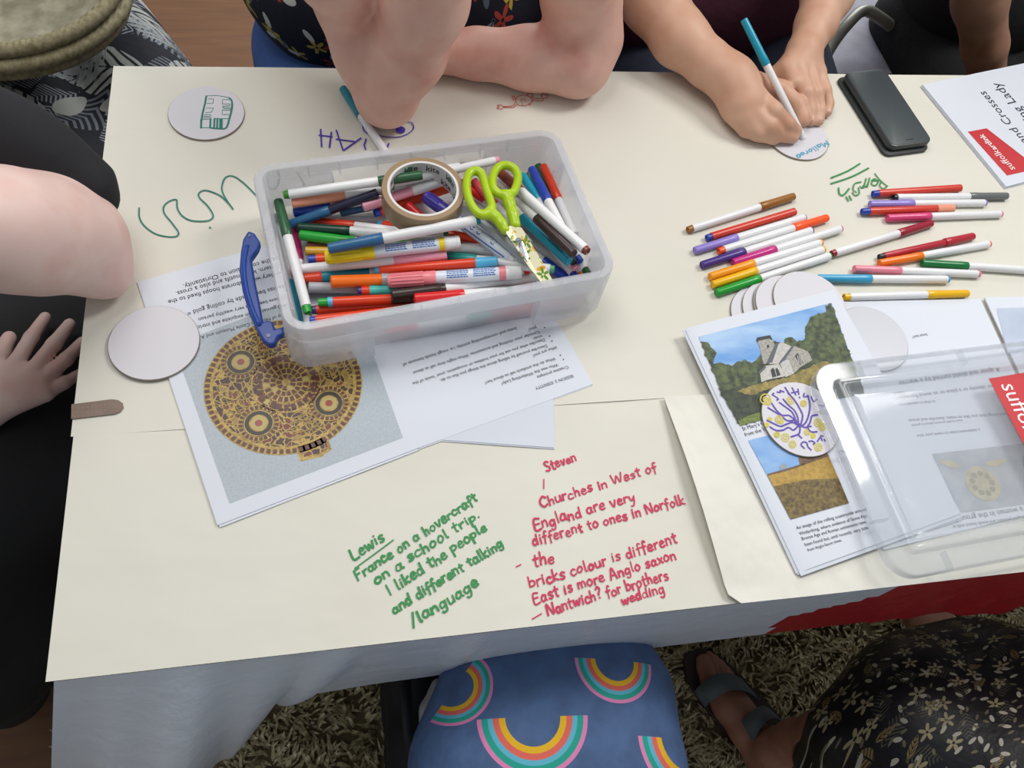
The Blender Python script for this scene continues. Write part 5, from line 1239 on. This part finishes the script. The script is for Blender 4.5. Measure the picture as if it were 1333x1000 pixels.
sdf_obj('maroon_top', [chain([W3(.64, 1.27, -.10), W3(.64, 1.27, .2), W3(.66, 1.27, .36)], [.16, .15, .135], .05), chain([W3(.53, 1.23, -.06), W3(.755, 1.24, -.06)], [.14, .115], .05), ball(W3(.66, 1.26, .36), (.225, .11, .105), .05), chain([W3(.46, 1.25, .36), W3(.41, 1.15, .20)], [.072, .068], .04), chain([W3(.87, 1.25, .36), W3(.865, 1.17, .20)], [.072, .068], .04)], .006, m_mar, p3)
m_nv = cloth('navy_trousers', '#24293a')
sdf_obj('navy_trousers', [chain([W3(.53, 1.28, -.20), W3(.54, .74, -.20)], [.115, .08], .05), chain([W3(.79, 1.28, -.20), W3(.78, .74, -.20)], [.115, .08], .05), chain([W3(.54, .74, -.20), W3(.54, .78, -.66)], [.075, .05], .03), chain([W3(.78, .74, -.20), W3(.78, .78, -.66)], [.075, .05], .03)], .008, m_nv, p3)
for x in (.54, .78): sdf_obj('shoe', [chain([W3(x, .80, -.70), W3(x, .66, -.705)], [.038, .032], .01)], .006, mat('shoe_dark', '#26262a', .6), p3)
tip = P(1045.5, 180.5, ZB+.0036); zz = .02
while np.linalg.norm(P(968, 25, zz)-tip) > .158 and zz < .4: zz += .001
zz = min((abs(np.linalg.norm(P(968, 25, z_)-tip)-.160), z_) for z_ in np.arange(.02, .3, .002))[1]
mk = marker('white marker with a teal cap held upright in the writing hand', P(968, 25, zz), tip+(P(968, 25, zz)-tip)*.0, 'cb:.375 w:.965 w:1', .0052, name='felt_tip_marker')
# --- person at the right end of the far side, in black
p4 = thing('person', 'person in black clothing with one bare forearm hanging beside the far table edge', 'person', W3(1.05, 1.25, -.74))
m_bk = cloth('black_top', '#17171a')
sdf_obj('body', [chain([W3(1.34, 1.36, .36), P(1280, -90, .12), P(1276, 0, .0), P(1282, 60, -.08), P(1286, 115, -.17), P(1287, 140, -.21)], [.062, .050, .0415, .036, .029, .026], .02), chain([P(1287, 140, -.21), P(1290, 165, -.24)], [.026, .024], .01)]+
        [chain([P(1272+12*k, 166, -.24), P(1270+13*k, 185, -.256), P(1270+13*k, 200, -.268)], [.011, .0095, .008], .003) for k in range(4)]+[chain([P(1270, 150, -.225), P(1256, 168, -.245), P(1254, 180, -.256)], [.013, .011, .009], .004)], .0035, sk4, p4)
sdf_obj('black_top', [chain([W3(1.26, 1.36, -.16), W3(1.22, 1.36, .36)], [.15, .14], .05), chain([W3(1.215, 1.28, -.10), W3(1.30, 1.30, -.12)], [.115, .12], .06), ball(W3(1.20, 1.37, .36), (.22, .11, .11), .05), chain([W3(1.34, 1.36, .36), P(1285, -110, .16)], [.075, .066], .04)], .007, m_bk, p4)
sdf_obj('black_trousers', [chain([W3(1.21, 1.32, -.23), W3(1.19, .80, -.345)], [.125, .07], .05), chain([W3(1.40, 1.3, -.22), W3(1.38, .80, -.35)], [.125, .07], .05), chain([W3(1.19, .80, -.345), W3(1.18, .80, -.68)], [.07, .05], .03), chain([W3(1.38, .80, -.35), W3(1.38, .80, -.68)], [.07, .05], .03)], .008, cloth('black_trousers', '#141417'), p4)
# --- empty metal chair between the two
cr = thing('metal_chair', 'grey chair with a bent metal tube frame behind the writing hands', 'chair', W3(1.05, 1.5, -.74))
mb = MB(); sq = [P(1062, 105, -.27), P(1170, 105, -.27), P(1180, 4, -.27), P(1062, 8, -.27)]; mb.prism(sq, (0, 0, .018)); mb.build('seat', noisy('seat_grey', '#8c8791', '#9a98a6', 30, .5), cr, auto=35)
m_tu = mat('tube_metal', '#8d8a80', .4, Metallic=.25)
tp_ = spline([P(1066, 92, -.235), P(1082, 60, -.215), P(1103, 32, -.19), P(1124, 14, -.18), P(1145, 23, -.19), P(1172, 44, -.22)], 6)
MB().tube(tp_, .0115, 12).build('frame_tube', m_tu, cr, smooth=True)
for q in sq: MB().tube([q*.96+np.mean(sq, 0)*.04, np.array([q[0], q[1], .0])*.96+np.array([*np.mean(sq, 0)[:2], 0])*.04], .011, 10).build('leg', m_tu, cr, smooth=True)
# --- person at the left end, black top, elbow on the table corner
p1 = thing('person', 'person in black at the left end, bare elbow on the table, hand on lap', 'person', W3(-.5, .5, -.74))
El = P(96, 314, .062)
def h1(x, y, z): return P(x/4.544, 380+y/4.544, z)
zh = -.135; w1 = h1(-130, 690, zh-.005)
b1 = [chain([P(-200, 120, .22), P(-90, 150, .18), P(0, 184, .138), P(60, 218, .10), El], [.05, .04, .036, .034, .048], .02), chain([El, P(50, 306, .10), P(0, 298, .135), P(-120, 285, .20)], [.050, .0535, .0535, .042], .02), ball(P(143, 362, .030), (.017, .017, .017), .035),
      chain([P(-200, 120, .22), W3(-.72, .55, .20), W3(-.74, .48, .0), W3(-.55, .45, -.08), w1], [.055, .08, .06, .045, .028], .03)]
kn = [h1(95, 425, zh+.004), h1(195, 470, zh+.004), h1(240, 535, zh), h1(270, 600, zh-.005)]
for k in kn: b1.append(chain([w1, k], [.024, .0108], .010))
b1 += [chain([kn[0], h1(185, 270, zh), h1(268, 150, zh-.012)], [.0100, .0086, .0072], .002), chain([kn[1], h1(320, 310, zh), h1(412, 190, zh-.012)], [.0102, .0090, .0074], .002), chain([kn[2], h1(390, 400, zh-.003), h1(490, 295, zh-.014)], [.0098, .0086, .0072], .002),
       chain([kn[3], h1(380, 540, zh-.008), h1(470, 485, zh-.016)], [.0090, .0076, .0064], .002), chain([h1(-60, 520, zh), h1(0, 370, zh-.004), h1(55, 270, zh-.012)], [.014, .0108, .0085], .005)]
sdf_obj('body', b1, .0027, sk1, p1, clip=(W3(-.85, .2, -.3), W3(0, 1.0, .5)))
m_b1 = cloth('black_shirt', '#1b1b1f')
sdf_obj('black_shirt', [chain([P(112, 243, .088), P(85, 226, .10), P(50, 204, .118), P(0, 184, .140), P(-90, 158, .18), P(-200, 130, .22)], [.026, .031, .037, .043, .051, .065], .03), chain([P(133, 262, .075), P(120, 250, .085)], [.012, .022], .03), chain([W3(-.88, .52, -.18), W3(-.86, .55, .20)], [.15, .13], .05), ball(W3(-.84, .56, .20), (.10, .2, .09), .05)], .005, m_b1, p1)
sdf_obj('black_trousers', [chain([W3(-.66, .66, -.255), W3(-.20, .63, -.262)], [.10, .085], .05), chain([W3(-.66, .46, -.255), W3(-.20, .50, -.262)], [.105, .085], .05), chain([W3(-.62, .36, -.28), W3(-.53, .31, -.50), W3(-.56, .30, -.66)], [.13, .085, .06], .08), chain([W3(-.46, .44, -.30), W3(-.45, .38, -.46)], [.09, .08], .08), chain([W3(-.20, .66, -.262), W3(-.18, .68, -.68)], [.08, .05], .03), chain([W3(-.20, .50, -.262), W3(-.18, .52, -.68)], [.08, .05], .03)], .008, cloth('black_trousers_wide', '#121215'), p1)
# --- person at the far left corner in a leaf-print skirt, with a woven basket on the lap
p0 = thing('person', 'person in a black and white leaf-print skirt seated at the far left table corner', 'person', W3(-.45, 1.2, -.74))
m_lf = cloth('leaf_print', '#15161f'); t = NT(m_lf); po_ = t.sep(t.pos()); uv = t.comb(po_[0], t.math('SUBTRACT', po_[1], t.math('MULTIPLY', po_[2], .5)))
wob = t.n('ShaderNodeTexNoise'); t.put(wob.inputs['Vector'], t.pos()); wob.inputs['Scale'].default_value = 9
uv = t.vmath('ADD', uv, t.vmath('MULTIPLY', wob.outputs['Color'], (.03, .03, 0)))
col = t.mix(motif(t, uv, 9, 'frond', 2, .9, .62), lin('#14151e'), lin('#6d727b')); col = t.mix(motif(t, uv, 9.5, 'leaf', 5, .85, .56), col, lin('#a9aaa4')); col = t.mix(motif(t, uv, 14, 'frond', 14, .7, .60), col, lin('#8d9197')); col = t.mix(motif(t, uv, 12, 'leaf', 8, .6, .52), col, lin('#9a9d9b')); col = t.mix(motif(t, uv, 11, 'petal', 11, .35, .36), col, lin('#a8a8a0')); t.color(col)
sdf_obj('leaf_print_skirt', [chain([W3(-.52, 1.47, -.24), W3(-.205, .93, -.25)], [.11, .10], .05), chain([W3(-.70, 1.30, -.22), W3(-.36, .86, -.26)], [.14, .10], .06), chain([W3(-.66, 1.06, -.24), W3(-.36, .80, -.28)], [.12, .09], .06), chain([W3(-.205, .93, -.25), W3(-.20, .92, -.6)], [.09, .07], .05), chain([W3(-.36, .8, -.28), W3(-.36, .8, -.6)], [.09, .08], .05)], .007, m_lf, p0)
sdf_obj('body', [chain([W3(-.20, .92, -.5), W3(-.2, .92, -.68), W3(-.14, .84, -.705)], [.045, .036, .030], .02), chain([W3(-.36, .8, -.5), W3(-.36, .8, -.68), W3(-.30, .72, -.705)], [.045, .036, .030], .02), chain([W3(-.20, .92, -.5), W3(-.36, .80, -.45)], [.03, .03], .03)], .006, sk1, p0)
bk0 = P(5, -28, -.03); bs = thing('woven_basket', 'round beige woven basket on the leaf-print lap in the far left corner', 'basket', bk0-np.array([0, 0, .10]))
m_str = mat('straw', '#8f8767', .8); t = NT(m_str); wv_ = t.n('ShaderNodeTexWave'); wv_.inputs['Scale'].default_value = 42; wv_.inputs['Distortion'].default_value = 3; t.put(wv_.inputs['Vector'], t.pos())
t.color(t.ramp(t.noise(t.pos(), 120, 3), [(.3, lin('#756c4e')), (.7, lin('#9c9474'))])); t.bump(wv_.outputs[1], .35, .003)
m_lin = noisy('basket_lining', '#8a8570', '#b3ad99', 34, .9, bump=.5, bdist=.006)
mb = MB(); mb.lathe([(.02, -.085), (.09, -.08), (.135, -.04), (.150, 0), (.142, .002), (.126, -.036), (.085, -.070), (0, -.074)], bk0, seg=56); mb.build('bowl', m_lin, bs, smooth=True)
for rr, hh, tr in ((.150, .004, .0105), (.158, -.014, .0105), (.150, -.032, .010)):
    an = np.linspace(0, 2*PI, 121); pts = [bk0+np.array([rr*math.cos(a), rr*math.sin(a), hh]) for a in an]; R = [tr*(1+.05*math.sin(a*60)) for a in an]
    MB().tube(pts, R, 8).build('braided_rim', m_str, bs, smooth=True)
# --- near side: lap in a rainbow-print dress, and a sandalled foot under a floral skirt
p6 = thing('person', 'person seated at the near edge in a blue rainbow dress', 'person', W3(.2, .05, -.74))
m_rb = cloth('rainbow_print', '#3f63a0', .8); t = NT(m_rb); base = t.ramp(t.noise(t.pos(), 40, 3), [(.3, lin('#435a80')), (.7, lin('#4e6a95'))]); pxyz = t.pos()
def rainbow(base, c, rot, R):
    d = t.vmath('SUBTRACT', pxyz, (float(c[0]), float(c[1]), 0.0)); ro = t.n('ShaderNodeVectorRotate', rotation_type='Z_AXIS'); t.put(ro.inputs['Vector'], d); ro.inputs['Angle'].default_value = rot
    s = t.sep(ro.outputs[0]); r = t.math('DIVIDE', t.math('SQRT', t.math('ADD', t.math('MULTIPLY', s[0], s[0]), t.math('MULTIPLY', s[1], s[1]))), R)
    m = t.math('MULTIPLY', t.math('LESS_THAN', s[1], 0.0), t.math('MULTIPLY', t.math('GREATER_THAN', r, .50), t.math('LESS_THAN', r, 1.0)))
    cr_ = t.ramp(r, [(0, lin('#e6b41e')), (.61, lin('#e0685a')), (.72, lin('#5fb4cc')), (.81, lin('#1f9f8c')), (.92, lin('#dd83b4'))], 'CONSTANT'); return t.mix(m, base, cr_)
for c, rot, R in ((P(693, 934, -.125), .10, .058), (P(797, 862, -.14), .15, .046), (P(590, 898, -.17), -.80, .040), (P(882, 966, -.17), .15, .058), (P(705, 1120, -.12), .2, .058)): base = rainbow(base, c, rot, R)
t.color(base)
sdf_obj('rainbow_dress', [chain([P(645, 1180, -.215), P(649, 1000, -.215), P(664, 900, -.21), P(688, 846, -.214), P(704, 770, -.225)], [.092, .087, .076, .066, .060], .05), chain([P(788, 1180, -.215), P(784, 1000, -.215), P(768, 910, -.215), P(750, 852, -.222), P(738, 775, -.232)], [.092, .087, .080, .064, .058], .07), chain([P(796, 905, -.225), P(786, 862, -.24)], [.056, .044], .05),
                          chain([P(641, 1180, -.215), W3(.14, -.35, -.2)], [.1, .14], .05), chain([P(794, 1180, -.215), W3(.26, -.35, -.2)], [.1, .14], .05), chain([P(620, 990, -.26), P(600, 940, -.33)], [.06, .05], .06)], .005, m_rb, p6)
sdf_obj('white_lining', [chain([P(571, 893, -.30), P(561, 925, -.30), P(556, 965, -.30)], [.010, .014, .012], .01)], .003, mat('lining_white', '#b9bcbc', .8), p6)
sdf_obj('body', [chain([P(690, 770, -.225), W3(.16, .30, -.45), W3(.16, .30, -.68), W3(.16, .40, -.705)], [.058, .05, .036, .030], .02), chain([P(748, 775, -.23), W3(.25, .30, -.45), W3(.25, .30, -.68), W3(.25, .40, -.705)], [.058, .05, .036, .030], .02), chain([W3(.16, .28, -.24), W3(.25, .28, -.24)], [.05, .05], .03)], .006, sk5, p6)
bg = thing('black_bag', 'black bag standing on the rug left of the rainbow-print lap', 'bag', P(545, 930, -.74+.012))
c_ = P(543, 935, -.50); m_bag = cloth('bag_black', '#15151a', .7)
sdf_obj('bag_body', [chain([c_+np.array([0, dy, dz]) for dy, dz in ((-.09, -.185), (.085, -.185), (.085, .1), (-.09, .1), (-.09, -.185))], [.042]*5, .02), chain([c_+np.array([0, -.04, -.18]), c_+np.array([0, -.04, .11])], [.045, .04], .03), chain([c_+np.array([0, .04, -.18]), c_+np.array([0, .04, .11])], [.045, .04], .03)], .006, m_bag, bg)
MB().tube(spline([c_+np.array([-.01, -.07, .13]), c_+np.array([-.02, -.04, .20]), c_+np.array([-.02, .04, .20]), c_+np.array([-.01, .07, .13])], 6), .008, 8, flat=.5).build('strap', mat('strap_black', '#1c1c22', .6), bg, smooth=True)
p5 = thing('person', 'person at the near right, dark floral skirt, one foot in a grey sandal', 'person', W3(.8, .05, -.74))
def f5(x, y, z): return P(870+x/5, 800+y/5, z)
fz = -.680
b5 = [chain([f5(660, 1010, fz+.012), f5(520, 760, fz+.018), f5(400, 600, fz+.010), f5(315, 490, fz+.002)], [.030, .029, .028, .023], .02), chain([f5(480, 640, fz+.008), f5(400, 490, fz-.003)], [.024, .0155], .02),
      chain([f5(650, 980, fz+.02), f5(690, 880, fz+.06), f5(830, 815, fz+.12), f5(1000, 780, fz+.19), W3(.86, -.04, -.42)], [.030, .032, .030, .032, .045], .02),
      chain([f5(272, 450, fz), f5(240, 350, fz-.003), f5(226, 305, fz-.006)], [.0165, .0140, .0130], .004), chain([f5(325, 440, fz), f5(288, 330, fz-.003), f5(266, 268, fz-.009)], [.0110, .0092, .0082], .0015), chain([f5(362, 440, fz), f5(326, 340, fz-.004), f5(303, 290, fz-.010)], [.0105, .0086, .0078], .0015), chain([f5(396, 450, fz), f5(362, 360, fz-.005), f5(340, 318, fz-.010)], [.0100, .0082, .0074], .0015), chain([f5(428, 468, fz-.002), f5(398, 395, fz-.006), f5(378, 358, fz-.011)], [.0095, .0078, .0070], .0015),
      chain([W3(.86, -.04, -.42), W3(.98, -.04, -.40), P(1232, 850, -.50), P(1205, 800, -.56), P(1180, 760, -.66), P(1120, 720, -.705)], [.045, .05, .044, .036, .033, .028], .03)]
sdf_obj('body', b5, .0024, sk5, p5, clip=(W3(.45, -.1, -.75), W3(1.2, .5, -.15)))
m_sole = mat('sandal_sole', '#3d2f2c', .7); m_strp = mat('sandal_strap', '#5c6568', .75)
so = [(95, 330), (100, 285), (135, 248), (190, 232), (245, 240), (330, 285), (440, 385), (560, 510), (650, 600), (720, 700), (780, 850), (800, 1000), (760, 1080), (680, 1100), (610, 1050), (530, 950), (420, 830), (320, 710), (210, 580), (120, 430)]
sw = [f5(x, y, -.708) for x, y in spline(so, 4, True)]
if np.cross(sw[10]-sw[0], sw[30]-sw[0])[2] < 0: sw = sw[::-1]
sdl = MB(); sdl.prism([p-np.array([0, 0, .002]) for p in sw], (0, 0, .013)); so_ = sdl.build('sandal', m_sole, p5, auto=40)
def strap(a, b, c, d, e):                    # a band over the foot: left foot edge, top, right edge (front and back rows)
    A = spline([f5(*p) for p in a], 5); B = spline([f5(*p) for p in b], 5); n_ = len(A); up = np.array([0, 0, .0025])
    mb = MB(); mb.add(list(A)+list(B)+[p+up for p in A]+[p+up for p in B], [(i, i+1, n_+i+1, n_+i) for i in range(n_-1)]+[(2*n_+i+1, 2*n_+i, 3*n_+i, 3*n_+i+1) for i in range(n_-1)]+[(i+1, i, 2*n_+i, 2*n_+i+1) for i in range(n_-1)]+[(n_+i, n_+i+1, 3*n_+i+1, 3*n_+i) for i in range(n_-1)])
    o = mb.build('sandal_strap', m_strp, so_, smooth=True); return o
strap([(165, 505, -.694), (210, 455, -.660), (305, 392, fz+.036), (400, 385, fz+.028), (475, 420, -.690)], [(240, 605, -.694), (285, 560, -.650), (390, 500, fz+.050), (500, 500, fz+.042), (595, 560, -.690)], 0, 0, 0)
strap([(430, 790, -.694), (470, 700, -.640), (555, 620, fz+.064), (615, 595, fz+.052), (660, 620, -.680)], [(575, 960, -.694), (550, 850, -.630), (610, 725, fz+.078), (680, 675, fz+.070), (735, 690, -.665)], 0, 0, 0)
m_sk = cloth('floral_skirt', '#15151a', .45); t = NT(m_sk); po_ = t.sep(t.pos()); uv = t.comb(po_[0], t.math('SUBTRACT', po_[1], t.math('MULTIPLY', po_[2], .6)))
col = t.mix(motif(t, uv, 22, 'frond', 1, .7, .48), lin('#131318'), lin('#4d4a40')); col = t.mix(motif(t, uv, 40, 'flower', 4, .45, .42), col, lin('#a59a76')); col = t.mix(motif(t, uv, 30, 'leaf', 7, .35, .36), col, lin('#8a7646')); col = t.mix(motif(t, uv, 62, 'petal', 9, .4, .32), col, lin('#b7b3a2')); col = t.mix(motif(t, uv, 80, 'petal', 12, .4, .3), col, lin('#6e6650')); t.color(col)
Hh = W3(1.02, -.22, -.24)
sdf_obj('floral_skirt', [chain([Hh, W3(.93, -.02, -.27), P(1240, 885, -.40)], [.16, .11, .04], .06), chain([Hh, P(1190, 975, -.42), P(1088, 990, -.51)], [.15, .10, .060], .08), chain([Hh, P(1200, 915, -.40), P(1130, 918, -.50)], [.15, .08, .040], .08), chain([Hh, P(1190, 945, -.38), P(1092, 952, -.435)], [.14, .07, .036], .06), chain([P(1200, 930, -.40), P(1195, 862, -.46)], [.07, .030], .08), chain([W3(.95, .0, -.27), P(1272, 842, -.36), P(1268, 838, -.40)], [.10, .03, .025], .07), chain([W3(1.0, .0, -.27), P(1320, 872, -.33)], [.10, .03], .07)], .006, m_sk, p5)
